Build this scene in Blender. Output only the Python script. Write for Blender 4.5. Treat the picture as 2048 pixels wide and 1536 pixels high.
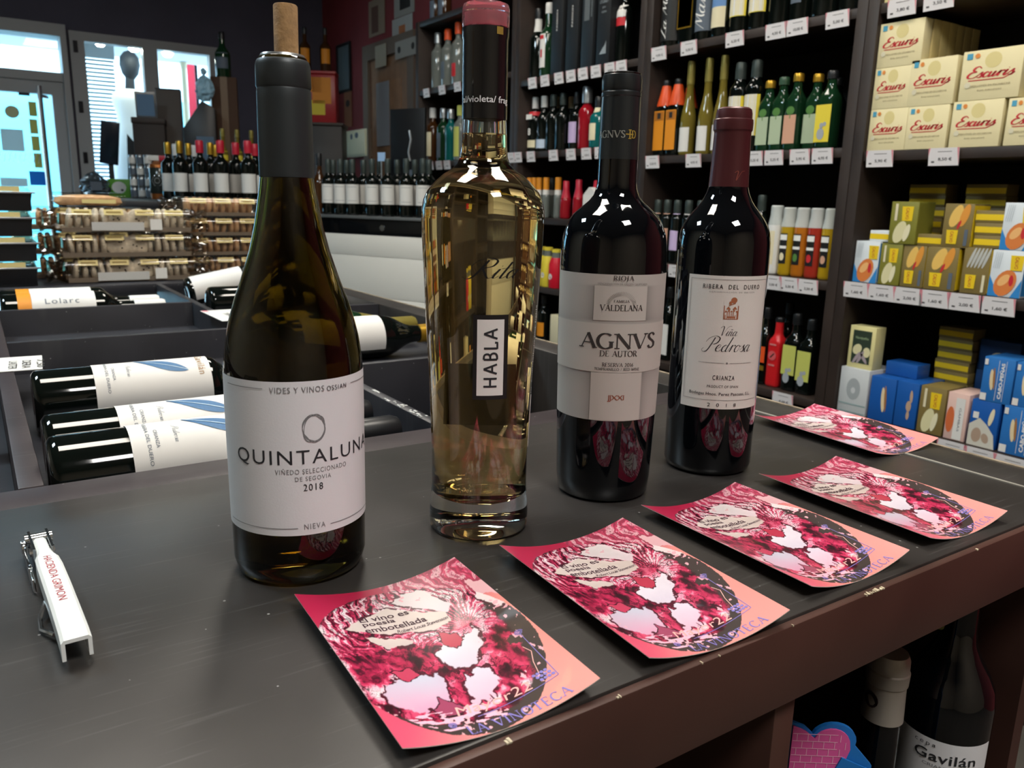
import bpy, bmesh, math, random
import numpy as np
from mathutils import Vector, Matrix

random.seed(7)
rng = np.random.default_rng(7)
for o in list(bpy.data.objects):
    bpy.data.objects.remove(o, do_unlink=True)
S = bpy.context.scene
C = S.collection
PI = math.pi

# ------------------------------------------------------------------ camera
# counter top is z = 0, x runs along the counter to the shelf wall, y runs towards the street
CAM_H = 0.228
FPX, PITCH, ROLL, YAW = 1610.82, 0.224618, 0.023887, 0.58885
cF = Vector((math.sin(YAW) * math.cos(PITCH), math.cos(YAW) * math.cos(PITCH), -math.sin(PITCH)))
cR0 = Vector((math.cos(YAW), -math.sin(YAW), 0))
cU0 = cR0.cross(cF)
cR = cR0 * math.cos(ROLL) + cU0 * math.sin(ROLL)
cU = cU0 * math.cos(ROLL) - cR0 * math.sin(ROLL)
CAM = Vector((0, 0, CAM_H))
cam_data = bpy.data.cameras.new('camera')
cam = bpy.data.objects.new('camera', cam_data)
C.objects.link(cam)
cam.matrix_world = Matrix(((cR.x, cU.x, -cF.x, 0), (cR.y, cU.y, -cF.y, 0), (cR.z, cU.z, -cF.z, CAM_H), (0, 0, 0, 1)))
cam_data.sensor_width = 36
cam_data.lens = FPX * 36 / 2048
cam_data.clip_start = 0.02
cam_data.dof.use_dof = True
cam_data.dof.focus_distance = 0.57
cam_data.dof.aperture_fstop = 18
S.camera = cam

# ------------------------------------------------------------------ world, lights, exposure
world = bpy.data.worlds.new('daylight')
S.world = world
world.use_nodes = True
bg = world.node_tree.nodes['Background']
bg.inputs[0].default_value = (0.71, 0.88, 1.0, 1)
bg.inputs[1].default_value = 9.0
S.view_settings.view_transform = 'Standard'
S.view_settings.look = 'None'
S.view_settings.gamma = 1.0
S.view_settings.use_curve_mapping = False
S.view_settings.exposure = -0.06
CEIL = 1.95
WARM, NEUT, COOL = (1.0, 0.93, 0.82), (1.0, 0.97, 0.93), (0.70, 0.89, 1.0)
# ceiling lamp panels: x, y, strength, colour
LAMPS = [(0.02, 1.15, 24, WARM), (1.05, 0.75, 27, WARM), (0.35, -0.85, 50, NEUT), (1.15, 2.6, 22, WARM), (-0.95, 2.2, 52, COOL)]

def at_x(px, py, X):
    d = cF + cR * ((px - 1024) / FPX) - cU * ((py - 768) / FPX)
    return CAM + d * (X / d.x)
def at_y(px, py, Y):
    d = cF + cR * ((px - 1024) / FPX) - cU * ((py - 768) / FPX)
    return CAM + d * (Y / d.y)
def at_d(px, py, D):
    d = cF + cR * ((px - 1024) / FPX) - cU * ((py - 768) / FPX)
    return CAM + d * D

# ------------------------------------------------------------------ materials
def lin(h):
    if isinstance(h, str):
        h = h.lstrip('#'); v = [int(h[i:i + 2], 16) / 255 for i in (0, 2, 4)]
        return tuple(c / 12.92 if c <= .04045 else ((c + .055) / 1.055) ** 2.4 for c in v)
    return tuple(h)
MATS = {}
def mat(name, col='#808080', rough=.5, metal=0., trans=0., ior=1.45, spec=.5, coat=0., emit=None, estr=0., alpha=1., noise=0., nscale=60., bump=0., bscale=200.):
    if name in MATS: return MATS[name]
    m = bpy.data.materials.new(name); m.use_nodes = True
    nt = m.node_tree; b = nt.nodes['Principled BSDF']; c = lin(col)
    b.inputs['Base Color'].default_value = (*c, 1)
    b.inputs['Roughness'].default_value = rough
    b.inputs['Metallic'].default_value = metal
    b.inputs['Transmission Weight'].default_value = trans
    b.inputs['IOR'].default_value = ior
    b.inputs['Specular IOR Level'].default_value = spec
    b.inputs['Coat Weight'].default_value = coat
    b.inputs['Alpha'].default_value = alpha
    if emit is not None:
        b.inputs['Emission Color'].default_value = (*lin(emit), 1); b.inputs['Emission Strength'].default_value = estr
    if noise > 0 or bump > 0:
        tc = nt.nodes.new('ShaderNodeTexCoord')
    if noise > 0:
        n = nt.nodes.new('ShaderNodeTexNoise'); n.inputs['Scale'].default_value = nscale; n.inputs['Detail'].default_value = 6
        nt.links.new(tc.outputs['Object'], n.inputs['Vector'])
        r = nt.nodes.new('ShaderNodeMapRange'); r.inputs[1].default_value = .3; r.inputs[2].default_value = .7
        r.inputs[3].default_value = 1 - noise; r.inputs[4].default_value = 1 + noise
        nt.links.new(n.outputs['Fac'], r.inputs[0])
        mx = nt.nodes.new('ShaderNodeVectorMath'); mx.operation = 'SCALE'; mx.inputs[0].default_value = c
        nt.links.new(r.outputs[0], mx.inputs['Scale']); nt.links.new(mx.outputs[0], b.inputs['Base Color'])
    if bump > 0:
        n2 = nt.nodes.new('ShaderNodeTexNoise'); n2.inputs['Scale'].default_value = bscale; n2.inputs['Detail'].default_value = 4
        nt.links.new(tc.outputs['Object'], n2.inputs['Vector'])
        bp = nt.nodes.new('ShaderNodeBump'); bp.inputs['Strength'].default_value = bump; bp.inputs['Distance'].default_value = .002
        nt.links.new(n2.outputs['Fac'], bp.inputs['Height']); nt.links.new(bp.outputs[0], b.inputs['Normal'])
    MATS[name] = m
    return m
def film_mat(name, tint='#ffffff', gloss=.12, rough=.12):
    """thin clear plastic or window pane: see-through with a surface reflection"""
    if name in MATS: return MATS[name]
    m = bpy.data.materials.new(name); m.use_nodes = True; nt = m.node_tree
    nt.nodes.remove(nt.nodes['Principled BSDF']); out = nt.nodes['Material Output']
    t = nt.nodes.new('ShaderNodeBsdfTransparent'); t.inputs[0].default_value = (*lin(tint), 1)
    g = nt.nodes.new('ShaderNodeBsdfGlossy'); g.inputs['Roughness'].default_value = rough
    lw = nt.nodes.new('ShaderNodeLayerWeight'); lw.inputs[0].default_value = .25
    ad = nt.nodes.new('ShaderNodeMath'); ad.operation = 'MULTIPLY_ADD'; ad.inputs[1].default_value = gloss; ad.inputs[2].default_value = gloss * .2
    mx = nt.nodes.new('ShaderNodeMixShader')
    nt.links.new(lw.outputs['Fresnel'], ad.inputs[0]); nt.links.new(ad.outputs[0], mx.inputs[0])
    nt.links.new(t.outputs[0], mx.inputs[1]); nt.links.new(g.outputs[0], mx.inputs[2]); nt.links.new(mx.outputs[0], out.inputs[0])
    MATS[name] = m
    return m
def backlit_mat(name, col):
    """thin paper or vinyl that lets daylight through"""
    if name in MATS: return MATS[name]
    m = mat(name, col, .6); nt = m.node_tree; b = nt.nodes['Principled BSDF']; out = nt.nodes['Material Output']
    t = nt.nodes.new('ShaderNodeBsdfTranslucent'); t.inputs[0].default_value = (*lin(col), 1)
    mx = nt.nodes.new('ShaderNodeMixShader'); mx.inputs[0].default_value = .45
    nt.links.new(b.outputs[0], mx.inputs[1]); nt.links.new(t.outputs[0], mx.inputs[2]); nt.links.new(mx.outputs[0], out.inputs[0])
    return m
def attr_mat(name, rough=.35, coat=0.):
    """printed sheet: colour comes from the print stored on the mesh"""
    if name in MATS: return MATS[name]
    m = bpy.data.materials.new(name); m.use_nodes = True; nt = m.node_tree
    b = nt.nodes['Principled BSDF']; a = nt.nodes.new('ShaderNodeAttribute'); a.attribute_name = 'print'
    nt.links.new(a.outputs['Color'], b.inputs['Base Color']); b.inputs['Roughness'].default_value = rough; b.inputs['Coat Weight'].default_value = coat
    MATS[name] = m
    return m
def laminate(name, col, rough=.38, speck=True):
    """dark melamine board: faint cloudy wear, fine scratches and pale specks"""
    if name in MATS: return MATS[name]
    m = bpy.data.materials.new(name); m.use_nodes = True; nt = m.node_tree; N = nt.nodes; L = nt.links
    b = N['Principled BSDF']; tc = N.new('ShaderNodeTexCoord')
    n = N.new('ShaderNodeTexNoise'); n.inputs['Scale'].default_value = 9; n.inputs['Detail'].default_value = 8; L.new(tc.outputs['Object'], n.inputs['Vector'])
    r = N.new('ShaderNodeValToRGB'); c = lin(col)
    r.color_ramp.elements[0].position = .3; r.color_ramp.elements[0].color = (c[0] * .75, c[1] * .75, c[2] * .75, 1)
    r.color_ramp.elements[1].position = .75; r.color_ramp.elements[1].color = (c[0] * 1.3, c[1] * 1.3, c[2] * 1.3, 1)
    L.new(n.outputs['Fac'], r.inputs[0])
    rr = N.new('ShaderNodeMapRange'); rr.inputs[3].default_value = rough - .07; rr.inputs[4].default_value = rough + .1
    L.new(n.outputs['Fac'], rr.inputs[0]); L.new(rr.outputs[0], b.inputs['Roughness'])
    if speck:
        v = N.new('ShaderNodeTexVoronoi'); v.inputs['Scale'].default_value = 120; L.new(tc.outputs['Object'], v.inputs['Vector'])
        lt = N.new('ShaderNodeMath'); lt.operation = 'LESS_THAN'; lt.inputs[1].default_value = .09; L.new(v.outputs['Distance'], lt.inputs[0])
        wn = N.new('ShaderNodeSeparateColor'); L.new(v.outputs['Color'], wn.inputs[0])
        g = N.new('ShaderNodeMath'); g.operation = 'GREATER_THAN'; g.inputs[1].default_value = .90; L.new(wn.outputs[0], g.inputs[0])
        mu = N.new('ShaderNodeMath'); mu.operation = 'MULTIPLY'; L.new(lt.outputs[0], mu.inputs[0]); L.new(g.outputs[0], mu.inputs[1])
        mp = N.new('ShaderNodeMapping'); mp.inputs['Rotation'].default_value = (0, 0, .7); mp.inputs['Scale'].default_value = (6, 160, 1); L.new(tc.outputs['Object'], mp.inputs[0])
        n3 = N.new('ShaderNodeTexNoise'); n3.inputs['Scale'].default_value = 2.2; n3.inputs['Detail'].default_value = 3; L.new(mp.outputs[0], n3.inputs['Vector'])
        g2 = N.new('ShaderNodeMapRange'); g2.inputs[1].default_value = .60; g2.inputs[2].default_value = .70; g2.inputs[4].default_value = .10; L.new(n3.outputs['Fac'], g2.inputs[0])
        mx2 = N.new('ShaderNodeMath'); mx2.operation = 'MAXIMUM'; L.new(mu.outputs[0], mx2.inputs[0]); L.new(g2.outputs[0], mx2.inputs[1])
        mix = N.new('ShaderNodeMix'); mix.data_type = 'RGBA'; mix.inputs[7].default_value = (.28, .28, .27, 1)
        L.new(mx2.outputs[0], mix.inputs[0]); L.new(r.outputs[0], mix.inputs[6]); L.new(mix.outputs[2], b.inputs['Base Color'])
    else:
        L.new(r.outputs[0], b.inputs['Base Color'])
    MATS[name] = m
    return m

# ------------------------------------------------------------------ mesh helpers
class MB:
    def __init__(s): s.v = []; s.f = []
    def add(s, V, F):
        k = len(s.v); s.v += [tuple(p) for p in V]; s.f += [tuple(i + k for i in q) for q in F]; return s
    def box(s, x0, x1, y0, y1, z0, z1):
        V = [(x, y, z) for z in (z0, z1) for y in (y0, y1) for x in (x0, x1)]
        return s.add(V, [(0, 2, 3, 1), (4, 5, 7, 6), (0, 1, 5, 4), (2, 6, 7, 3), (0, 4, 6, 2), (1, 3, 7, 5)])
    def lathe(s, prof, n=32, cx=0, cy=0):
        """prof: [(z, r)] closed by points where r = 0"""
        V = []; F = []; rows = []
        for z, r in prof:
            if r <= 1e-7: rows.append([len(V)]); V.append((cx, cy, z))
            else:
                rows.append(list(range(len(V), len(V) + n)))
                V += [(cx + r * math.cos(2 * PI * i / n), cy + r * math.sin(2 * PI * i / n), z) for i in range(n)]
        for a, b in zip(rows, rows[1:]):
            for i in range(n):
                j = (i + 1) % n
                if len(a) == 1 and len(b) == 1: break
                if len(a) == 1: F.append((a[0], b[j], b[i]))
                elif len(b) == 1: F.append((a[i], a[j], b[0]))
                else: F.append((a[i], a[j], b[j], b[i]))
        return s.add(V, F)
    def tube(s, pts, r, n=8, cap=True):
        P = [Vector(p) for p in pts]; rr = r if isinstance(r, (list, tuple)) else [r] * len(P)
        V = []; F = []; up = Vector((0, 0, 1))
        for i, p in enumerate(P):
            t = (P[min(i + 1, len(P) - 1)] - P[max(i - 1, 0)]).normalized()
            a = t.cross(up if abs(t.dot(up)) < .95 else Vector((1, 0, 0))).normalized(); b = t.cross(a)
            V += [tuple(p + (a * math.cos(2 * PI * k / n) + b * math.sin(2 * PI * k / n)) * rr[i]) for k in range(n)]
        for i in range(len(P) - 1):
            for k in range(n):
                F.append((i * n + k, i * n + (k + 1) % n, (i + 1) * n + (k + 1) % n, (i + 1) * n + k))
        if cap: F.append(tuple(range(n))[::-1]); F.append(tuple(range((len(P) - 1) * n, len(P) * n)))
        return s.add(V, F)
    def prism(s, poly, z0, z1):
        n = len(poly); V = [(x, y, z0) for x, y in poly] + [(x, y, z1) for x, y in poly]
        F = [tuple(range(n))[::-1], tuple(range(n, 2 * n))] + [(i, (i + 1) % n, n + (i + 1) % n, n + i) for i in range(n)]
        return s.add(V, F)
    def xf(s, M):
        s.v = [tuple(M @ Vector(p)) for p in s.v]; return s
    def mesh(s, name, smooth=False, bevel=0., seg=2, angle=30):
        me = bpy.data.meshes.new(name); me.from_pydata(s.v, [], s.f); me.update()
        bm = bmesh.new(); bm.from_mesh(me)
        if bevel > 0:
            es = [e for e in bm.edges if len(e.link_faces) == 2 and e.calc_face_angle(0) > .5]
            bmesh.ops.bevel(bm, geom=es, offset=bevel, segments=seg, affect='EDGES', profile=.5)
        bmesh.ops.recalc_face_normals(bm, faces=bm.faces)
        if smooth:
            for f in bm.faces: f.smooth = True
            for e in bm.edges:
                if len(e.link_faces) == 2 and e.calc_face_angle(0) > math.radians(angle): e.smooth = False
        bm.to_mesh(me); bm.free()
        return me
def rbox(name, sx, sy, sz, bev=.002, seg=2):
    """box standing on z = 0, centred in x and y"""
    return MB().box(-sx / 2, sx / 2, -sy / 2, sy / 2, 0, sz).mesh(name, True, bev, seg, 40)
def put(name, me, m, parent=None, loc=(0, 0, 0), rot=(0, 0, 0), label=None):
    if isinstance(me, MB): me = me.mesh(name)
    if m is not None and not me.materials: me.materials.append(m)
    o = bpy.data.objects.new(name, me); C.objects.link(o)
    o.location = loc; o.rotation_euler = rot
    if m is not None and me.materials[0] != m:
        o.material_slots[0].link = 'OBJECT'; o.material_slots[0].material = m
    if parent is not None: o.parent = parent
    if label: o['label'] = label
    return o
def thing(name, label, cat, loc=(0, 0, 0), rz=0., group=None, rot=None):
    o = bpy.data.objects.new(name, None); C.objects.link(o); o.empty_display_size = .02
    o.location = loc; o.rotation_euler = rot if rot is not None else (0, 0, rz)
    o['label'] = label; o['category'] = cat
    if group: o['group'] = group
    return o
def tag(o, label, cat, group=None):
    o['label'] = label; o['category'] = cat
    if group: o['group'] = group
    return o
def struct(name, me, m, parent=None):
    o = put(name, me, m, parent)
    if parent is None: o['kind'] = 'structure'
    return o
ORD = ['first', 'second', 'third', 'fourth', 'fifth', 'sixth', 'seventh', 'eighth', 'ninth', 'tenth', 'eleventh', 'twelfth', 'thirteenth', 'fourteenth', 'fifteenth', 'sixteenth', 'seventeenth', 'eighteenth', 'nineteenth', 'twentieth']

# ------------------------------------------------------------------ lettering (2-D outlines, later laid on surfaces)
TXT = {}
def sans(s, bold=0., space=1., res=3, shear=0.):
    key = (s, bold, space, res, shear)
    if key not in TXT:
        cu = bpy.data.curves.new('lettering', 'FONT'); cu.body = s; cu.offset = bold; cu.space_character = space; cu.resolution_u = res; cu.shear = shear
        ob = bpy.data.objects.new('lettering', cu); C.objects.link(ob)
        me = bpy.data.meshes.new_from_object(ob.evaluated_get(bpy.context.evaluated_depsgraph_get()))
        TXT[key] = ([(v.co.x, v.co.y) for v in me.vertices], [tuple(p.vertices) for p in me.polygons])
        bpy.data.objects.remove(ob); bpy.data.curves.remove(cu); bpy.data.meshes.remove(me)
    return TXT[key]
def fit(vf, cx, cy, w, h=None):
    """scale outlines to width w (and height h) centred on cx, cy"""
    V, F = vf; a = np.array(V); lo = a.min(0); hi = a.max(0); sx = w / (hi[0] - lo[0]); sy = sx if h is None else h / (hi[1] - lo[1])
    a = (a - (lo + hi) / 2) * (sx, sy) + (cx, cy)
    return [tuple(p) for p in a], F
def arc(cx, cy, rx, ry, a0, a1, n=14):
    return [(cx + rx * math.cos(math.radians(a0 + (a1 - a0) * i / n)), cy + ry * math.sin(math.radians(a0 + (a1 - a0) * i / n))) for i in range(n + 1)]
SER = {
 'A': (.82, [('t', [(.06, 0), (.41, 1)]), ('T', [(.41, 1), (.76, 0)]), ('t', [(.2, .36), (.6, .36)])], [(.06, 0), (.76, 0)]),
 'B': (.66, [('T', [(.14, 0), (.14, 1)]), ('a', [(.14, 1)] + arc(.34, .76, .2, .24, 90, -90, 8) + [(.14, .52)]), ('a', [(.14, .52)] + arc(.36, .26, .24, .26, 90, -90, 8) + [(.14, 0)])], [(.1, 0), (.1, 1)]),
 'C': (.8, [('a', arc(.44, .5, .38, .5, 45, 315, 18))], []),
 'D': (.84, [('T', [(.14, 0), (.14, 1)]), ('a', [(.14, 1)] + arc(.34, .5, .42, .5, 90, -90, 14) + [(.14, 0)])], [(.1, 0), (.1, 1)]),
 'E': (.64, [('T', [(.14, 0), (.14, 1)]), ('t', [(.1, 1), (.56, 1), (.56, .86)]), ('t', [(.1, .5), (.46, .5)]), ('t', [(.1, 0), (.58, 0), (.58, .16)])], []),
 'F': (.6, [('T', [(.14, 0), (.14, 1)]), ('t', [(.1, 1), (.56, 1), (.56, .86)]), ('t', [(.1, .5), (.46, .5)])], [(.14, 0)]),
 'G': (.86, [('a', arc(.44, .5, .38, .5, 48, 300, 18) + [(.72, .1)]), ('T', [(.72, .06), (.72, .42)])], [(.72, .42)]),
 'H': (.86, [('T', [(.14, 0), (.14, 1)]), ('T', [(.72, 0), (.72, 1)]), ('t', [(.14, .5), (.72, .5)])], [(.14, 0), (.14, 1), (.72, 0), (.72, 1)]),
 'I': (.34, [('T', [(.17, 0), (.17, 1)])], [(.17, 0), (.17, 1)]),
 'J': (.4, [('a', [(.24, 1), (.24, .1), (.1, -.15), (.0, -.1)])], [(.24, 1)]),
 'L': (.62, [('T', [(.14, 0), (.14, 1)]), ('t', [(.1, 0), (.56, 0), (.56, .18)])], [(.14, 1)]),
 'M': (1., [('t', [(.12, 0), (.16, 1)]), ('T', [(.16, 1), (.5, .05)]), ('t', [(.5, .05), (.84, 1)]), ('T', [(.84, 1), (.88, 0)])], [(.12, 0), (.88, 0), (.13, 1), (.87, 1)]),
 'N': (.9, [('t', [(.12, 0), (.12, 1)]), ('T', [(.12, 1), (.76, 0)]), ('t', [(.76, 0), (.76, 1)])], [(.12, 0), (.08, 1), (.76, 1)]),
 'O': (.88, [('a', arc(.44, .5, .38, .5, 0, 360, 24))], []),
 'P': (.62, [('T', [(.14, 0), (.14, 1)]), ('a', [(.14, 1)] + arc(.34, .74, .22, .26, 90, -90, 8) + [(.14, .48)])], [(.14, 0), (.1, 1)]),
 'Q': (.88, [('a', arc(.44, .5, .38, .5, 0, 360, 24)), ('a', [(.4, .1), (.6, -.1), (.85, -.2)])], []),
 'R': (.74, [('T', [(.14, 0), (.14, 1)]), ('a', [(.14, 1)] + arc(.34, .74, .22, .26, 90, -90, 8) + [(.14, .48)]), ('T', [(.34, .48), (.68, 0)])], [(.14, 0), (.1, 1), (.68, 0)]),
 'S': (.6, [('a', [(.5, .82), (.42, .96), (.28, 1), (.12, .9), (.1, .74), (.2, .6), (.38, .46), (.5, .32), (.48, .12), (.32, 0), (.16, .02), (.07, .18)])], []),
 'T': (.74, [('T', [(.37, 0), (.37, 1)]), ('t', [(.06, .84), (.06, 1), (.68, 1), (.68, .84)])], [(.37, 0)]),
 'U': (.84, [('T', [(.14, 1), (.14, .3)]), ('a', [(.14, .3), (.2, .08), (.4, 0), (.62, .08), (.7, .3)]), ('t', [(.7, .3), (.7, 1)])], [(.14, 1), (.7, 1)]),
 'V': (.82, [('T', [(.06, 1), (.41, 0)]), ('t', [(.41, 0), (.76, 1)])], [(.06, 1), (.76, 1)]),
 'W': (1.1, [('T', [(.06, 1), (.32, 0)]), ('t', [(.32, 0), (.56, .9)]), ('T', [(.56, .9), (.8, 0)]), ('t', [(.8, 0), (1.04, 1)])], [(.06, 1), (1.04, 1)]),
 '0': (.62, [('a', arc(.31, .5, .24, .5, 0, 360, 20))], []),
 '1': (.42, [('T', [(.24, 0), (.24, 1)]), ('t', [(.24, 1), (.1, .86)])], [(.24, 0)]),
 '2': (.6, [('a', [(.1, .76), (.2, .96), (.36, .98), (.48, .78), (.4, .5), (.1, .02)]), ('t', [(.08, 0), (.52, 0), (.54, .14)])], []),
 '6': (.6, [('a', [(.5, .96), (.26, .8), (.1, .4), (.16, .08), (.34, 0), (.5, .14), (.5, .4), (.34, .56), (.16, .46)])], []),
 '8': (.6, [('a', arc(.3, .74, .18, .25, 0, 360, 14)), ('a', arc(.3, .25, .22, .26, 0, 360, 14))], []),
 '/': (.5, [('t', [(.1, -.05), (.4, 1.05)])], []), '.': (.25, [('T', [(.1, 0), (.1, .1)])], []), ' ': (.4, [], []),
}
def block(s, T=.07, space=.1):
    """even-stroke sans capitals drawn from the same skeletons"""
    return serif(s, T, T, space, 0.)
def ribbon(V, F, P, wid):
    """quad strip along polyline P with half-widths wid"""
    k = len(V); n = len(P)
    for i in range(n):
        a = P[max(i - 1, 0)]; b = P[min(i + 1, n - 1)]; dx, dy = b[0] - a[0], b[1] - a[1]; L = math.hypot(dx, dy) or 1
        nx, ny = -dy / L, dx / L
        V.append((P[i][0] + nx * wid[i], P[i][1] + ny * wid[i])); V.append((P[i][0] - nx * wid[i], P[i][1] - ny * wid[i]))
    for i in range(n - 1): F.append((k + 2 * i, k + 2 * i + 1, k + 2 * i + 3, k + 2 * i + 2))
def serif(s, T=.075, t=.026, space=.06, sl=.13):
    V = []; F = []; x = 0
    for ch in s:
        w, strokes, ser = SER[ch]
        for kind, P in strokes:
            P = [(p[0] + x, p[1]) for p in P]; wid = []; Q = [P[0]]
            for a, b in zip(P, P[1:]):
                m = max(1, int(math.hypot(b[0] - a[0], b[1] - a[1]) / .15 + .99)); Q += [(a[0] + (b[0] - a[0]) * k / m, a[1] + (b[1] - a[1]) * k / m) for k in range(1, m + 1)]
            P = Q
            for i in range(len(P)):
                a = P[max(i - 1, 0)]; b = P[min(i + 1, len(P) - 1)]; L = math.hypot(b[0] - a[0], b[1] - a[1]) or 1
                wid.append(T if kind == 'T' else t if kind == 't' else t + (T - t) * abs(b[1] - a[1]) / L)
            ribbon(V, F, P, wid)
        for sx, sy in (ser if sl > 0 else ()):
            yy = sy + (t if sy < .5 else -t)
            ribbon(V, F, [(x + sx - sl, yy), (x + sx + sl, yy)], [t, t])
        x += w + space
    return V, F
SCR = {
 'e': (.40, [[(0, .12), (.18, .25), (.3, .4), (.2, .47), (.08, .35), (.05, .15), (.15, .02), (.3, .03), (.42, .15)]]),
 'd': (.52, [[(.36, .38), (.22, .46), (.06, .3), (.08, .06), (.2, 0), (.34, .15)], [(.5, 1), (.4, .5), (.34, .12), (.4, 0), (.54, .12)]]),
 'r': (.38, [[(0, .12), (.12, .4), (.16, .46), (.14, .2), (.1, 0)], [(.12, .25), (.22, .42), (.34, .46), (.37, .38)]]),
 'o': (.44, [[(.24, .46), (.1, .38), (.04, .18), (.10, .02), (.2, 0), (.31, .12), (.34, .3), (.28, .44), (.22, .46)], [(.3, .42), (.38, .36), (.47, .40)]]),
 's': (.34, [[(0, .1), (.15, .35), (.24, .48), (.23, .34), (.3, .15), (.2, 0), (.06, .04)]]),
 'a': (.50, [[(.34, .38), (.22, .46), (.06, .3), (.06, .08), (.16, 0), (.3, .2), (.37, .45), (.31, .1), (.38, 0), (.52, .12)]]),
 'i': (.26, [[(0, .12), (.12, .42), (.15, .45), (.08, .1), (.14, 0), (.27, .12)], [(.17, .62), (.19, .66)]]),
 't': (.28, [[(.22, .85), (.1, .1), (.16, 0), (.3, .12)], [(-.04, .50), (.14, .52), (.38, .55)]]),
 'n': (.42, [[(.1, .46), (.04, 0)], [(.06, .2), (.18, .42), (.28, .44), (.28, .3), (.25, .08), (.32, 0), (.43, .12)]]),
 'ñ': (.42, [[(.1, .46), (.04, 0)], [(.06, .2), (.18, .42), (.28, .44), (.28, .3), (.25, .08), (.32, 0), (.43, .12)], [(.08, .62), (.15, .68), (.24, .62), (.32, .69)]]),
 'c': (.34, [[(.3, .36), (.2, .46), (.06, .3), (.07, .08), (.18, 0), (.36, .14)]]),
 'u': (.44, [[(.08, .45), (.04, .12), (.1, 0), (.22, .12), (.32, .44), (.27, .1), (.33, 0), (.45, .12)]]),
 'j': (.22, [[(.16, .45), (.06, -.2), (-.06, -.36), (-.14, -.24), (.2, .1)], [(.19, .62), (.21, .66)]]),
 'P': (.60, [[(.3, .95), (.22, .5), (.1, .05), (-.1, -.08), (-.28, .05), (-.2, .2)], [(-.2, .62), (-.05, .9), (.3, 1.06), (.62, .92), (.6, .64), (.4, .5), (.2, .52)]]),
 'R': (.75, [[(.3, .95), (.22, .5), (.1, .05), (-.1, -.08), (-.28, .05)], [(-.2, .62), (-.05, .9), (.3, 1.06), (.62, .92), (.58, .64), (.3, .5), (.45, .25), (.66, 0), (.85, .1)]]),
 'V': (.52, [[(-.2, .8), (0, 1), (.14, .85), (.16, .4), (.2, 0), (.35, .5), (.55, .95), (.85, 1)]]),
 'E': (.55, [[(.6, .82), (.42, 1), (.22, .9), (.2, .66), (.4, .54), (.14, .48), (.02, .24), (.12, .02), (.4, 0), (.6, .2)]]),
 'L': (.50, [[(.45, .88), (.3, 1), (.22, .6), (.1, .1), (0, 0), (.2, .05), (.52, 0)]]),
 'M': (.70, [[(0, 0), (.1, .5), (.18, .92), (.3, .3), (.34, .2), (.5, .8), (.56, .92), (.56, .3), (.66, 0)]]),
 ' ': (.3, []),
}
def catmull(P, n=6):
    out = []
    for i in range(len(P) - 1):
        p0 = P[max(i - 1, 0)]; p1 = P[i]; p2 = P[i + 1]; p3 = P[min(i + 2, len(P) - 1)]
        for k in range(n):
            t = k / n
            out.append(tuple(.5 * (2 * p1[j] + (p2[j] - p0[j]) * t + (2 * p0[j] - 5 * p1[j] + 4 * p2[j] - p3[j]) * t * t + (3 * p1[j] - p0[j] - 3 * p2[j] + p3[j]) * t ** 3) for j in (0, 1)))
    out.append(tuple(P[-1])); return out
def script(s, wmin=.012, wmax=.04, slant=.25):
    V = []; F = []; x = 0
    for ch in s:
        adv, paths = SCR[ch]
        for P in paths:
            Q = catmull([(p[0] + x + slant * p[1], p[1]) for p in P]); wid = []
            for i in range(len(Q)):
                a = Q[max(i - 1, 0)]; b = Q[min(i + 1, len(Q) - 1)]; L = math.hypot(b[0] - a[0], b[1] - a[1]) or 1
                wid.append(wmin + (wmax - wmin) * max(0, -(b[1] - a[1]) / L))
            ribbon(V, F, Q, wid)
        x += adv
    return V, F
def rule(x0, y0, x1, y1, w, n=1):
    V = []; F = []
    ribbon(V, F, [(x0 + (x1 - x0) * i / n, y0 + (y1 - y0) * i / n) for i in range(n + 1)], [w / 2] * (n + 1))
    return V, F
def rect2(x0, x1, y0, y1, nx=1):
    V = [(x0 + (x1 - x0) * i / nx, y) for y in (y0, y1) for i in range(nx + 1)]
    return V, [(i, i + 1, nx + 2 + i, nx + 1 + i) for i in range(nx)]
def poly2(P):
    return list(P), [tuple(range(len(P)))]
def ell2(cx, cy, rx, ry, n=20):
    return poly2([(cx + rx * math.cos(2 * PI * i / n), cy + ry * math.sin(2 * PI * i / n)) for i in range(n)])
def merge(*vfs):
    V = []; F = []
    for v, f in vfs:
        k = len(V); V += list(v); F += [tuple(i + k for i in q) for q in f]
    return V, F
def rot2(vf, a):
    c, s = math.cos(a), math.sin(a)
    return [(x * c - y * s, x * s + y * c) for x, y in vf[0]], vf[1]
def lay(name, vf, fn):
    """2-D outlines -> mesh through fn(x, y) -> point"""
    me = bpy.data.meshes.new(name); me.from_pydata([fn(x, y) for x, y in vf[0]], [], vf[1]); me.update()
    return me
def on_rev(prof, phi, off):
    """wrap (arc length, height) round a surface of revolution, phi = direction of the middle"""
    zz = [p[0] for p in prof]; rr = [p[1] for p in prof]
    def fn(x, z):
        r = float(np.interp(z, zz, rr)); a = phi + x / r; r += off
        return (r * math.cos(a), r * math.sin(a), z)
    return fn
def sheet(name, x0, x1, z0, z1, fn, nx=40, nz=6, th=0):
    V = []; F = []
    for j in range(nz + 1):
        for i in range(nx + 1): V.append(fn(x0 + (x1 - x0) * i / nx, z0 + (z1 - z0) * j / nz))
    for j in range(nz):
        for i in range(nx):
            a = j * (nx + 1) + i; F.append((a, a + 1, a + nx + 2, a + nx + 1))
    me = bpy.data.meshes.new(name); me.from_pydata(V, [], F); me.update()
    for p in me.polygons: p.use_smooth = True
    return me
def at_z(px, py, z):
    d = cF + cR * ((px - 1024) / FPX) - cU * ((py - 768) / FPX)
    return CAM + d * ((z - CAM_H) / d.z)

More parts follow.
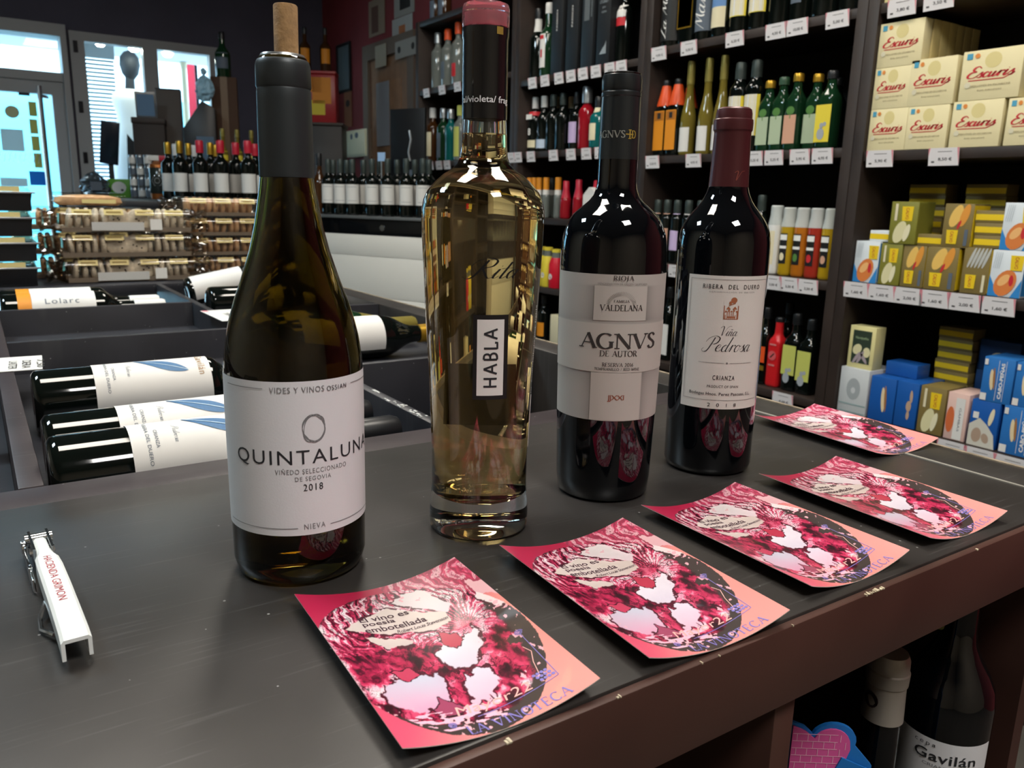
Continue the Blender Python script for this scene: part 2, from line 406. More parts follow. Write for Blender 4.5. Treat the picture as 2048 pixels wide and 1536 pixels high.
# ------------------------------------------------------------------ room shell
FLOOR = -1.0
WX, WY = 2.36, 6.2
m_red = mat('red wall paint', '#7d2f33', .75, noise=.12, nscale=3)
m_plum = mat('plum grey wall paint', '#4d4b5a', .8, noise=.12, nscale=3)
m_pale = mat('beige wall paint', '#a89b88', .8, noise=.08, nscale=3)
m_ceil = mat('ceiling paint', '#8d8880', .9)
m_floor = mat('grey floor', '#55504a', .5, noise=.2, nscale=5)
m_alu = mat('taupe lacquered frame', '#98999a', .45)
m_pane = film_mat('window glass', '#eefaff', .1, .02)
struct('floor', MB().box(-2.7, 2.5, -2.7, 6.4, FLOOR - .1, FLOOR), m_floor)
struct('ceiling', MB().box(-2.7, 2.5, -2.7, 6.4, CEIL, CEIL + .1), m_ceil)
struct('wall_right', MB().box(WX, WX + .14, -2.7, 6.4, FLOOR, CEIL), m_red)
struct('wall_left', MB().box(-2.7, -2.6, -2.7, 6.4, FLOOR, CEIL), m_pale)
struct('wall_back', MB().box(-2.6, WX, -2.7, -2.6, FLOOR, CEIL), m_pale)
D0, D1, DT = -0.42, 0.635, 1.243      # door opening
W0, W1, WB, WT = 0.655, 1.62, 0.20, 1.22   # window opening
w = MB()
w.box(-2.6, D0, WY, WY + .15, FLOOR, CEIL); w.box(D0, W0, WY, WY + .15, DT, CEIL)
w.box(D1, W0, WY, WY + .15, FLOOR, DT); w.box(W0, W1, WY, WY + .15, WT, CEIL)
w.box(W0, W1, WY, WY + .15, FLOOR, WB); w.box(W1, WX, WY, WY + .15, FLOOR, CEIL)
struct('wall_street', w, m_plum)

# window: one frame, two lights
win = struct('window_1', MB().box(W0, W0 + .085, WY - .02, WY + .06, WB, WT).box(1.09, 1.18, WY - .02, WY + .06, WB, WT).box(1.52, W1, WY - .02, WY + .06, WB, WT).box(W0 + .085, 1.09, WY - .02, WY + .06, 1.165, WT).box(1.18, 1.52, WY - .02, WY + .06, 1.165, WT).box(W0 + .085, 1.09, WY - .02, WY + .06, WB, .27).box(1.18, 1.52, WY - .02, WY + .06, WB, .27), m_alu)
put('pane', MB().box(W0 + .08, 1.095, WY + .016, WY + .022, .265, 1.17), m_pane, win)
put('pane', MB().box(1.175, 1.525, WY + .016, WY + .022, .265, 1.17), m_pane, win)
for z in (1.09, .72, .40):
    put('hinge', MB().box(W0 + .02, W0 + .045, WY - .032, WY - .02, z, z + .07), mat('black metal', '#15161a', .4, .8), win)
struct('trim_1', MB().box(W0 - .05, 1.75, WY - .28, WY, WB - .06, WB - .005), mat('blue grey sill', '#6c7582', .5))

# glazed street door with transom
door = struct('door_1', MB().box(D0, D0 + .1, WY + .0, WY + .07, FLOOR, .90).box(.53, .60, WY + .0, WY + .07, FLOOR, .90).box(D0 + .1, .53, WY, WY + .07, .82, .90).box(D0 + .1, .53, WY, WY + .07, FLOOR, FLOOR + .2), m_alu)
put('glass_pane', MB().box(D0 + .09, .535, WY + .03, WY + .036, FLOOR + .19, .83), m_pane, door)
m_chrome = mat('brushed steel', '#c8ccd0', .25, 1.)
hb = MB().tube([(.455, WY - .07, -.7), (.455, WY - .07, .86)], .016, 10); hb.tube([(.455, WY - .07, .80), (.50, WY + .0, .80)], .012, 8); hb.tube([(.455, WY - .07, -.6), (.50, WY + .0, -.6)], .012, 8)
put('pull_handle', hb.mesh('pull_handle', True), m_chrome, door)
fr = struct('trim_2', MB().box(D0 - .02, D0, WY - .06, WY + .12, FLOOR, DT).box(.60, D1, WY - .06, WY + .12, FLOOR, DT).box(D0, .60, WY - .06, WY + .12, 1.17, DT).box(D0, .60, WY - .02, WY + .09, .90, .955), m_alu)
put('transom_pane', MB().box(D0, .60, WY + .03, WY + .036, .955, 1.17), m_pane, fr)
def on_glass(name, px0, py0, px1, py1, m, label, d=.004, rnd=False):
    a = at_y(px0, py0, WY + .026); b = at_y(px1, py1, WY + .026); x0, x1 = sorted((a.x, b.x)); z0, z1 = sorted((a.z, b.z))
    if rnd:
        me = MB().prism([((x0 + x1) / 2 + (x1 - x0) / 2 * math.cos(2 * PI * i / 24), (z0 + z1) / 2 + (z1 - z0) / 2 * math.sin(2 * PI * i / 24)) for i in range(24)], 0, d).xf(Matrix(((1, 0, 0, 0), (0, 0, 1, WY + .024), (0, 1, 0, 0), (0, 0, 0, 1)))).mesh(name)
    else: me = MB().box(x0, x1, WY + .024, WY + .024 + d, z0, z1).mesh(name)
    return put(name, me, m, door, label=label)
m_yel = backlit_mat('pale yellow paper', '#b8b070'); m_white = backlit_mat('white paper', '#c9d2d2'); m_blue = backlit_mat('sky blue vinyl', '#1a86c0')
for i, (x, y) in enumerate(((56, 203), (58, 238), (62, 272), (67, 306))):
    on_glass('sticker', x, y, x + 19, y + 30, m_yel, 'square pale yellow sticker')
on_glass('sticker', 0, 257, 50, 303, m_white, 'white notice sheet')
on_glass('sticker', 8, 210, 40, 237, backlit_mat('cream vinyl', '#b8ad90'), 'round cream sticker', rnd=True)
on_glass('sticker', 58, 342, 93, 371, m_blue, 'sky blue vinyl sticker')
on_glass('sticker', 34, 162, 60, 192, mat('black vinyl', '#0c0d10', .5), 'black square sticker')
on_glass('sticker', 0, 355, 56, 373, m_white, 'white vinyl strip')
a = at_y(75, 356, WY + .02)
put('lettering', lay('lettering', fit(sans('///////////'), 0, 0, .3, .06), lambda x, y: (at_y(30, 315, WY + .022).x + x, WY + .0235, at_y(30, 315, WY).z + y)), m_white, door)

# ------------------------------------------------------------------ street outside
struct('pavement', MB().box(-6, 9, WY + .16, 20, FLOOR - .12, FLOOR - .02), mat('stone pavement', '#9a9a98', .8))
fac = struct('facade', MB().box(-8, 12, 14, 14.4, FLOOR, 6), mat('pale render', '#dfe9ee', .8))
struct('awning_soffit', MB().box(-2.5, 3, WY + .2, WY + 1.1, 1.245, 1.30), mat('white soffit', '#dfe3e6', .6))
for k in range(7):
    put('shop_front', MB().box(-5 + k * 2.4, -3.2 + k * 2.4, 13.9, 14.02, FLOOR, 1.6), mat('shop glass', '#6fb7c9', .15), fac)
q0 = at_y(363, 150, WY + 1.0); q1 = at_y(373, 150, WY + 1.0)
col_ = thing('street_column', 'cream column standing outside the right window pane', 'column', ((q0.x + q1.x) / 2, WY + 1.0, FLOOR - .02)); put('shaft', MB().lathe([(0, 0), (0, .028), (.1, .022), (2.2, .020), (2.26, .03), (2.264, 0)], 20).mesh('shaft', True, angle=40), mat('cream stone', '#c9bfa0', .7), col_); put('base', MB().lathe([(0, .0), (0, .045), (.06, .04), (.08, .023)], 20).mesh('base', True, angle=40), MATS['cream stone'], col_)
q0 = at_y(378, 150, WY + 1.4); bn = thing('street_banner', 'red banner on a pole outside the right window pane', 'banner', (q0.x + .06, WY + 1.4, FLOOR - .02)); put('pole', MB().tube([(0, 0, 0), (0, 0, 2.5)], .012, 8), mat('black metal', '#15161a', .4, .8), bn); put('cloth', MB().box(-.075, -.013, -.003, .003, 1.5, 2.4), mat('red cloth', '#c22a3c', .7), bn)
# slatted white blind standing behind the pane
bl = thing('slatted_blind', 'pale slatted blind hanging behind the left window pane', 'blind', (0.70, WY + .62, .27))
slat = MB().box(0, .30, -.009, .009, 0, .003).xf(Matrix.Rotation(1.0, 4, 'X')).mesh('slat')
m_slat = mat('white slat', '#7f8e98', .6)
for k in range(32): put('slat', slat, m_slat, bl, (0, 0, .028 * k))
put('rail', MB().box(-.005, .305, -.02, .02, .885, .975), m_slat, bl)
# dress form in the window
mq = thing('mannequin', 'white dressed mannequin with dark featureless head behind the window pane', 'mannequin', (1.06, WY + .40, .27))
m_dress = mat('white cotton', '#ffffff', .8)
dr = MB().lathe([(0, .001), (0, .17), (.2, .15), (.42, .105), (.48, .10), (.58, .125), (.64, .115), (.665, .06), (.67, 0)], 28)
dr.v = [(x, y * .72, z) for x, y, z in dr.v]; put('dress', dr.mesh('dress', True, angle=60), m_dress, mq)
put('neck', MB().tube([(0, 0, .65), (.005, 0, .75)], [.035, .03], 14).mesh('neck', True), mat('grey mannequin skin', '#2b3038', .6), mq)
hd = MB().lathe([(-.1, 0), (-.094, .03), (-.06, .058), (0, .074), (.05, .068), (.085, .04), (.1, 0)], 24)
hd.v = [(x * .92 + .01, y * 1.1, z + .83) for x, y, z in hd.v]; put('head', hd.mesh('head', True, angle=80), MATS['grey mannequin skin'], mq)
m_bulb = mat('window spot bulb', '#ffffff', .5, emit='#fff4dc', estr=90.)
for i, (px, py, lb) in enumerate(((200, 84, 'leftmost'), (268, 95, 'middle'), (335, 106, 'rightmost'))):
    p = at_y(px, py, WY + .16); q = thing('spot_lamp', lb + ' small bright spot lamp under the soffit outside the window', 'lamp', (p.x, p.y, p.z), 0, 'window spot lamps')
    put('housing', MB().lathe([(.10, 0), (.10, .03), (.0, .045), (-.002, .04), (.0, .0)], 18).mesh('housing', True), mat('white metal', '#dadada', .4), q)
    put('bulb', MB().lathe([(-.03, 0), (-.026, .02), (-.01, .034), (.005, .036), (.006, 0)], 18).mesh('bulb', True), m_bulb, q)
    put('stem', MB().box(-.008, .008, -.008, .008, .095, 1.245 - p.z), MATS['white metal'], q)

# ------------------------------------------------------------------ ceiling lamps
m_lf = mat('lamp frame white', '#e8e8e8', .4)
lamp_words = ['above the bottles on the counter', 'above the right end of the counter', 'behind the photographer', 'above the liquor shelves', 'above the left side of the shop']
for (x, y, pw, lc), wd in zip(LAMPS, lamp_words):
    m_diff = mat('lamp diffuser %g' % pw, '#ffffff', .6, emit=lc, estr=pw)
    t = thing('ceiling_lamp', 'square white ceiling lamp panel ' + wd, 'lamp', (x, y, CEIL - .03), 0, 'ceiling lamp panels')
    put('frame', MB().box(-.3, .3, -.3, -.28, 0, .03).box(-.3, .3, .28, .3, 0, .03).box(-.3, -.28, -.28, .28, 0, .03).box(.28, .3, -.28, .28, 0, .03), m_lf, t)
    put('diffuser', MB().box(-.28, .28, -.28, .28, .004, .028), m_diff, t)

# ------------------------------------------------------------------ tasting counter
CY0, CY1, CX1 = .2565, .66, .782
m_top = laminate('counter laminate', '#2f2c2a', .36)
m_edge = laminate('brown counter edge', '#452c25', .45, False)
m_dark = laminate('black brown board', '#1d1a19', .5, False)
m_band = mat('worn pale edge band', '#8a7d6b', .5, noise=.3, nscale=80)
ct = thing('counter', 'dark brown laminate tasting counter with four wine bottles on it', 'counter', (0, CY0, FLOOR))
def cpart(n, me, m): return put(n, me, m, ct, (0, -CY0, -FLOOR))
cpart('countertop', MB().box(-1.0, .7235, CY0 + .002, CY1, -.0515, 0).mesh('countertop', True, .0012), m_top)
cpart('front_edge', MB().box(-1.0, CX1, CY0 - .004, CY0 + .0015, -.0515, -.0012).mesh('front_edge', True, .001), m_edge)
cpart('end_board', MB().box(.7275, CX1 - .004, CY0 + .002, CY1, -.0515, 0).mesh('end_board', True, .0012), m_top)
cpart('joint_strip', MB().box(.7238, .7272, CY0 + .002, CY1, -.05, .0006), mat('grey aluminium joint', '#b9b6ad', .4, .6))
cpart('end_band', MB().box(CX1 - .0035, CX1 + .001, CY0, CY1, -.05, .0008), m_band)
for x in (-.98, -.32, .3656):
    cpart('divider', MB().box(x, x + .0184, CY0 + .004, CY1 - .02, FLOOR + .05, -.052).mesh('divider', True, .0008), m_edge)
cpart('end_panel', MB().box(.762, .78, CY0 + .03, CY1 - .02, FLOOR + .05, -.052), m_edge)
cpart('back_panel', MB().box(-.98, .762, CY1 - .0195, CY1 - .002, FLOOR + .05, -.052), m_dark)
cpart('lower_shelf', MB().box(-.96, .7615, CY0 + .01, CY1 - .02, -.44, -.422), m_dark)
cpart('plinth', MB().box(-1, .78, CY0 + .05, CY1, FLOOR, FLOOR + .0495), m_dark)
# chipboard showing where the veneer is chipped
chips = MB()
for x, w_ in ((.233, .004), (.303, .003), (.362, .002), (.431, .02), (.17, .005), (.13, .003), (.56, .002), (.29, .002)):
    for k in range(max(1, int(w_ / .0018))):
        q = x + k * .0018 + random.uniform(-.0004, .0004); h = random.uniform(.0002, .0012)
        chips.box(q, q + random.uniform(.0005, .0016), CY0 - .0043, CY0 - .0043 + random.uniform(.001, .0035), -.0012 - h * .5, -.0008)
chips.box(.3662, .3836, CY0 - .001, CY0 + .012, -.0535, -.0505)
cpart('chipped_veneer', chips, mat('raw chipboard', '#c4b79c', .9, noise=.4, nscale=500))['kind'] = 'stuff'

# ------------------------------------------------------------------ bin rack behind the counter
m_rack = laminate('rack board', '#23242a', .42)
m_raild = laminate('rack rail', '#2c2427', .45)
rk = thing('wine_rack', 'low black bin rack behind the counter holding lying wine bottles', 'rack', (0, CY1, FLOOR))
def rpart(n, me, m=m_rack): return put(n, me, m, rk, (0, -CY1, -FLOOR))
RY1 = 2.9
rpart('front_rail', MB().box(-1.0, .7235, CY1 + .001, .705, -.06, -.001).mesh('front_rail', True, .0015), m_raild)
rpart('side_board', MB().box(.728, CX1 - .004, CY1 + .001, 2.6, FLOOR + .05, 0).mesh('side_board', True, .0015), m_top)
rpart('side_band', MB().box(CX1 - .0035, CX1 + .001, CY1, 2.6, -.05, .0008), m_band)
for x0, x1 in ((-.72, -.703), (-.365, -.348), (.010, .028), (.379, .392)):
    rpart('divider', MB().box(x0, x1, .7055, 2.2, -.34, -.0005).mesh('divider', True, .0012), m_raild if x1 < .1 else m_rack)
def cross(x0, x1, y, zt=0, zb=-.34, t=.013): rpart('cross_board', MB().box(x0, x1, y, y + t, zb, zt).mesh('cross_board', True, .001))
for x0, x1 in ((-.702, -.366), (-.347, .0095), (.0285, .3785)):
    for y in (1.415, 1.80): cross(x0, x1, y)
for y in (1.03, 1.62): cross(.3925, .7275, y)
for x0, x1 in ((-.702, -.366), (-.347, .0095), (.0285, .3785)):
    rpart('bin_floor', MB().box(x0, x1, .7055, 2.2, -.065, -.05))
rpart('bin_floor', MB().box(.3925, .7275, .7055, 1.029, -.32, -.30))
rpart('bin_floor', MB().box(.3925, .7275, 1.0435, 2.2, -.065, -.05))
rpart('platform', MB().box(-1.0, .7275, 2.205, 2.6, -.02, 0).mesh('platform', True, .0015))
rpart('base', MB().box(-1.0, .7275, .72, 2.58, FLOOR, -.341), m_dark)
# scuffed edge on the second divider
sc = MB()
for k in range(26):
    y = .74 + random.random() * .15; x = .379 + random.random() * .008
    sc.box(x, x + random.uniform(.001, .004), y, y + random.uniform(.002, .008), -.001, .0003)
rpart('scuffs', sc, mat('scuffed grey', '#b7b7b4', .8))['kind'] = 'stuff'
# ------------------------------------------------------------------ wine cards
def vnoise(u, v, s, seed):
    r = np.random.default_rng(seed); g = r.random((s + 3, s + 3)); x = u * s; y = v * s
    xi = np.clip(np.floor(x).astype(int), 0, s); yi = np.clip(np.floor(y).astype(int), 0, s); fx = x - xi; fy = y - yi
    fx = fx * fx * (3 - 2 * fx); fy = fy * fy * (3 - 2 * fy)
    return (g[yi, xi] * (1 - fx) + g[yi, xi + 1] * fx) * (1 - fy) + (g[yi + 1, xi] * (1 - fx) + g[yi + 1, xi + 1] * fx) * fy
def fbm(u, v, s, seed, o=4):
    u = np.clip(u, 0, 1); v = np.clip(v, 0, 1); t = 0; a = .5; n = 0
    for k in range(o): t = t + a * vnoise(u, v, s * 2 ** k, seed + k); n += a; a *= .5
    return t / n
def inpoly(u, v, P):
    """signed distance to polygon, negative inside"""
    d = np.full(u.shape, 9.); ins = np.zeros(u.shape, bool); n = len(P)
    for i in range(n):
        ax, ay = P[i]; bx, by = P[(i + 1) % n]; ex, ey = bx - ax, by - ay
        t = np.clip(((u - ax) * ex + (v - ay) * ey) / (ex * ex + ey * ey), 0, 1)
        d = np.minimum(d, np.hypot(u - ax - t * ex, (v - ay - t * ey)))
        c = ((ay > v) != (by > v)) & (u < (bx - ax) * (v - ay) / (by - ay + 1e-12) + ax); ins ^= c
    return np.where(ins, -d, d)
LW, LH = .101, .150
def lz(x):      # the card curls up along both long edges
    return .0006 + .0085 * (2 * x / LW) ** 2
NX, NY = 280, 410
uu, vv = np.meshgrid(np.linspace(0, 1, NX), np.linspace(0, 1, NY))
crim = np.array(lin('#b32348')); salm = np.array(lin('#dd8d86')); coral = np.array(lin('#d4506c'))
k = np.clip((uu + (1 - vv) - .95) / .55, 0, 1)[..., None]; k = k * k * (3 - 2 * k)
k2 = np.clip(1.3 * (1 - vv) - .2 + .5 * uu * vv, 0, 1)[..., None]
col = crim * (1 - k2) + coral * k2; col = col * (1 - k) + salm * k
n1 = fbm(uu, vv, 6, 11, 4); n2 = fbm(uu, vv, 6, 21, 4); n3 = fbm(uu, vv, 22, 31, 4); n4 = fbm(uu, vv, 40, 41, 3)
wx = uu + .10 * (n1 - .5) + .05 * (n3 - .5); wy = vv + .10 * (n2 - .5) + .05 * (n4 - .5)
er = np.hypot((uu - .46) / .535, (vv - .475) / .475) + .02 * (n4 - .5)
streaky = (uu > .5) & (vv > .62) & (vv + .55 * uu > 1.22 + .30 * (n1 - .5))
ins = (er < 1) | streaky
# long curved streaks of wine plus lumps
ang = np.arctan2(vv - .55, uu - .75); rad = np.hypot(uu - .75, (vv - .55) * 1.4)
flow = ang * 2.2 + .55 * np.sin(rad * 9) + 1.1 * (n1 - .5)
st = .5 + .5 * np.sin(flow * 17 + 7 * (n3 - .5) + 5 * (n2 - .5)); fine = .5 + .5 * np.sin(flow * 52 + 10 * (n3 - .5))
lump = fbm(wx, wy, 14, 51, 4)
mixw = np.clip((vv - .42) * 3 + .35 * (n1 - .5), 0, 1)
q = (.62 * st + .25 * fine) * mixw * .8 + lump * (1 - .45 * mixw) + .10 * (n4 - .5)
q = np.clip((q - .5) * 1.75 + .40, 0, 1)
pal = [(0, '#2a0c16'), (.14, '#551028'), (.26, '#931a3e'), (.42, '#bd2c55'), (.56, '#d44c70'), (.68, '#e58ba4'), (.80, '#dfb3c0'), (1, '#e6d6d9')]
px_ = np.array([p[0] for p in pal]); pc = np.array([lin(p[1]) for p in pal])
art = np.stack([np.interp(q, px_, pc[:, i]) for i in range(3)], -1)
for s0, sc, sd, th_ in ((.5, 9, 63, .010), (.44, 15, 64, .012), (.56, 15, 64, .009), (.5, 26, 66, .014)):
    ln = np.abs(fbm(wx, wy, sc, sd, 3) - s0) < th_; art[ln] = art[ln] * .25 + np.array(lin('#2b0a16')) * .75
hatch = (mixw > .3) & (fine < .12) & (n2 > .42); art[hatch] = art[hatch] * .35 + np.array(lin('#33101c')) * .65
dark = np.array(lin('#3d3331'))
side = np.clip((uu - .62) * 4, 0, 1) * np.clip((.72 - vv) * 8, 0, 1) + np.clip((.16 - vv) * 10, 0, 1) * .9 + .12
ring = np.clip((er - 1 + .16 * side + .10 * (n3 - .5)) * 26, 0, 1)[..., None] * (er < 1)[..., None]
art = art * (1 - ring) + dark * ring
dr_ = inpoly(wx, wy, [(.94, .60), (1.02, .56), (1.02, .42), (.86, .27), (.80, .29), (.88, .42), (.89, .52)]); art[(dr_ < 0) & (n3 < .60)] = dark
PATCH = [([(.48, .86), (.60, .9), (.71, .87), (.72, .81), (.76, .71), (.70, .66), (.61, .76), (.54, .80)], '#dcd4d4', '#d3bfc7', .03),
         ([(.20, .76), (.36, .81), (.43, .83), (.51, .785), (.60, .73), (.70, .68), (.69, .61), (.58, .60), (.3, .65), (.13, .70)], '#d6c9c2', '#c8b7b1', .02),
         ([(.19, .645), (.29, .63), (.43, .575), (.40, .545), (.29, .54), (.25, .57)], '#cbbdb6', '#bfaeaa', .03),
         ([(.57, .54), (.63, .53), (.67, .49), (.76, .54), (.74, .45), (.66, .36), (.59, .33), (.51, .34), (.48, .39), (.49, .47)], '#dfd5db', '#c6bac8', .06),
         ([(.24, .37), (.33, .37), (.44, .33), (.41, .27), (.38, .23), (.32, .17), (.19, .15), (.10, .19), (.09, .26), (.14, .32)], '#bcbaca', '#d296b2', .06),
         ([(.50, .29), (.60, .31), (.67, .30), (.65, .23), (.56, .16), (.45, .14), (.47, .21)], '#cdc5d2', '#dba9bd', .06),
         ([(.93, .83), (1.02, .76), (1.02, .55), (.95, .57), (.9, .67)], '#e0d9d8', '#d9c7ca', .05)]
for P, c1, c2, am in PATCH:
    d = inpoly(uu + am * (n3 - .5) + .03 * (n1 - .5), vv + am * (n4 - .5) + .03 * (n2 - .5), P)
    ol = (d > -.003) & (d < .010) & (n2 + n3 > .92); art[ol] = lin('#4a1022')
    g = np.clip((vv - min(p[1] for p in P)) / (max(p[1] for p in P) - min(p[1] for p in P)) + .5 * (n1 - .5), 0, 1)[..., None]
    cc = np.array(lin(c1)) * g + np.array(lin(c2)) * (1 - g); mk = np.clip((-d - .001) / .004, 0, 1)[..., None]; art = art * (1 - mk) + cc * mk
for P, c in (([(.26, .155), (.33, .215), (.37, .17), (.41, .13), (.3, .125)], '#98405e'), ([(.58, .57), (.66, .53), (.66, .48), (.60, .45), (.55, .50)], '#b03048'), ([(.2, .40), (.3, .41), (.33, .36), (.25, .335)], '#b83a58')):
    d = inpoly(uu + .03 * (n3 - .5), vv + .03 * (n4 - .5), P); art[(d > 0) & (d < .006)] = lin('#3a1020'); art[d < 0] = lin(c)
strk = ins & (er < .97) & (vv < .15) & (vv > .05) & (uu < .55) & (fbm(uu * .22, np.clip(vv + .04 * uu, 0, 1), 75, 99, 2) > .55); art[strk] = lin('#eab0c4')
sp_ = (er < 1) & (er > .80) & (n4 > .72); art[sp_] = lin('#e3a9b4')
mkk = ins[..., None]; col = np.where(mkk, art, col)
sl = streaky & (er >= 1); col[sl] = col[sl] * .55 + np.array(lin('#d0506e')) * .45
V = [((u - .5) * LW, (v - .5) * LH, lz((u - .5) * LW)) for u, v in zip(uu.ravel(), vv.ravel())]
F = [(j * NX + i, j * NX + i + 1, (j + 1) * NX + i + 1, (j + 1) * NX + i) for j in range(NY - 1) for i in range(NX - 1)]
card = bpy.data.meshes.new('printed_face'); card.from_pydata(V, [], F); card.update()
ca = card.color_attributes.new('print', 'FLOAT_COLOR', 'POINT')
ca.data.foreach_set('color', np.concatenate([col.reshape(-1, 3), np.ones((NX * NY, 1))], 1).astype(np.float32).ravel())
for p in card.polygons: p.use_smooth = True
back = MB()
nb = 24
for i in range(nb + 1):
    x = (i / nb - .5) * LW; z = lz(x)
    back.v += [(x, -LH / 2, z - .0004), (x, LH / 2, z - .0004), (x, -LH / 2, z - .00005), (x, LH / 2, z - .00005)]
for i in range(nb):
    a = 4 * i; b = a + 4
    back.f += [(a, a + 1, b + 1, b), (a, b, b + 2, a + 2), (a + 1, a + 3, b + 3, b + 1)]
back.f += [(0, 2, 3, 1), (4 * nb, 4 * nb + 1, 4 * nb + 3, 4 * nb + 2)]
back = back.mesh('card_stock')
def on_card(x, y): return (x, y, lz(x) + .0002)
def cuv(u, v): return ((u - .5) * LW, (v - .5) * LH)
def ctext(vf, u0, u1, v, h):
    a = cuv(u0, v); b = cuv(u1, v); return fit(vf, (a[0] + b[0]) / 2, a[1], b[0] - a[0], h)
quote = merge(ctext(sans('El vino es', .012), .245, .53, .767, .0054), ctext(sans('poesía', .012), .245, .43, .727, .0055), ctext(sans('embotellada', .012), .235, .585, .688, .0055), ctext(sans('Robert Louis Stevenson', 0, .9, 2, .35), .39, .69, .648, .0032))
spiral = lambda u, v, r: (lambda V, F: (ribbon(V, F, [(cuv(u, v)[0] + r * (1 - i / 40) * math.cos(i * .5), cuv(u, v)[1] + r * (1 - i / 40) * math.sin(i * .5)) for i in range(36)], [.0002] * 36), (V, F))[1])([], [])
lg = [spiral(.285, .072, .0022), spiral(.905, .385, .0024)]
for A, B in (((.905, .375), (.88, .112)), ((.88, .112), (.42, .085))):
    a = cuv(*A); b = cuv(*B); lg.append(rule(a[0], a[1], b[0], b[1], .0004, 10))
lg.append(ctext(serif('LA VINOTECA', .07, .03, .12), .33, .87, .035, .0062))
for i in range(12):
    a = cuv(.80 + .022 * (i % 4) - .008 * (i // 4), .128 + .016 * (i // 4)); lg.append(ell2(a[0], a[1], .0010, .0010, 8))
logo = merge(*lg)
bt = [cuv(.86, .31), cuv(.875, .27), cuv(.84, .22), cuv(.815, .16)]
pale = merge(ctext(sans('Mayor22', .0, 1.05, 3, .2), .34, .74, .125, .0085), rule(*bt[0], *bt[1], .0004), rule(*bt[1], *bt[2], .0004), rule(*bt[2], *bt[3], .0004))
me_quote = lay('quote_lettering', quote, on_card); me_logo = lay('logo_lettering', logo, on_card); me_pale = lay('name_lettering', pale, on_card)
m_card = attr_mat('glossy card print', .28, .15); m_stock = mat('card stock', '#e6dcd4', .6)
m_violet = mat('violet ink', '#7d72b8', .5); m_plumink = mat('plum ink', '#3f2230', .5); m_roseink = mat('rose gold ink', '#e2a9a2', .5)
cards = [((.1785, .3345), -2.2, 'nearest of the row, in front of the white label bottle'), ((.3125, .3310), -3.0, 'in front of the clear rosé bottle'), ((.4455, .3400), -.5, 'in front of the grey label bottle'), ((.5800, .3430), -1.6, 'rightmost of the four at the counter front edge'), ((.7300, .4800), -3.4, 'farthest away, lying across the aluminium joint')]
for (x, y), r, wd in cards:
    t = thing('wine_card', 'pink printed wine card ' + wd, 'card', (x, y, 0), math.radians(r), 'pink wine cards on the counter')
    put('card_stock', back, m_stock, t); put('printed_face', card, m_card, t)
    put('quote_lettering', me_quote, m_plumink, t); put('logo_lettering', me_logo, m_violet, t); put('name_lettering', me_pale, m_roseink, t)

# ------------------------------------------------------------------ corkscrew
a = at_z(78, 1072, .016); b = at_z(152, 1272, .016)
dirv = (b - a); L = dirv.length; rz = math.atan2(dirv.y, dirv.x)
cs = thing('corkscrew', 'white folding waiter corkscrew with red lettering lying on the counter', 'corkscrew', (a.x, a.y, 0), rz)
m_wp = mat('white glossy plastic', '#e4e8e6', .28); m_st = mat('polished steel', '#d5d8da', .16, 1.)
sec = [(0, .006, .0148), (.018, .0062, .0155), (.028, .0075, .0162), (.036, .0105, .0168), (.05, .0112, .0178), (.08, .0114, .0182), (.11, .0114, .0178), (.135, .0116, .0166), (L, .0118, .0150)]
hv = MB(); n = len(sec)
for s, hw, zt in sec:
    hw = hw * .58
    hv.v += [(s, -hw, zt - .011), (s, -hw, zt - .0015), (s, -hw + .0015, zt), (s, hw - .0015, zt), (s, hw, zt - .0015), (s, hw, zt - .011), (s, hw - .0018, zt - .011), (s, hw - .0018, zt - .002), (s, -hw + .0018, zt - .002), (s, -hw + .0018, zt - .011)]
for i in range(n - 1):
    for j in range(10): hv.f.append((i * 10 + j, i * 10 + (j + 1) % 10, (i + 1) * 10 + (j + 1) % 10, (i + 1) * 10 + j))
for i in (0, n - 1):
    o_ = i * 10; hv.f += [(o_, o_ + 1, o_ + 8, o_ + 9), (o_ + 1, o_ + 2, o_ + 3, o_ + 4), (o_ + 1, o_ + 4, o_ + 7, o_ + 8), (o_ + 4, o_ + 5, o_ + 6, o_ + 7)]
hnd = put('handle', hv.mesh('handle', True, angle=35), m_wp, cs)
zt = lambda s: float(np.interp(s, [q[0] for q in sec], [q[2] for q in sec])) + .0002
put('lettering', lay('lettering', fit(sans('HACIENDA GRIMON'), .070, .0, .066, .0042), lambda x, y: (x, -y * -1, zt(x))), mat('red ink', '#a02a38', .5), hnd)
lv = MB().box(-.010, .022, -.0056, -.0042, .004, .0165).box(-.010, .022, .0042, .0056, .004, .0165).box(-.012, -.002, -.0065, .0065, .004, .0085).tube([(-.006, -.0075, .0125), (-.006, .0075, .0125)], .0036, 12).tube([(.010, -.0068, .010), (.010, .0068, .010)], .0026, 10)
put('lever_hinge', lv.mesh('lever_hinge', True, angle=35), m_st, cs)
put('boot_lever', MB().box(-.004, .05, -.0095, -.0080, .0012, .0095).box(.03, .036, -.0098, -.0078, .0, .0110).tube([(-.004, -.010, .009), (-.004, -.0075, .009)], .0042, 12).mesh('boot_lever', True, .0004), m_st, cs)
put('worm', MB().tube([(.05 + .05 * i / 40, -.001 + .0034 * math.cos(i * .8), .0046 + .0035 * math.sin(i * .8)) for i in range(41)], .001, 6).mesh('worm', True), m_st, cs)
put('blade', MB().tube([(.075, -.0065, .006), (.088, -.0105, .0035), (.1, -.0112, .0025), (.112, -.0066, .004)], .0011, 6).mesh('blade', True), m_st, cs)
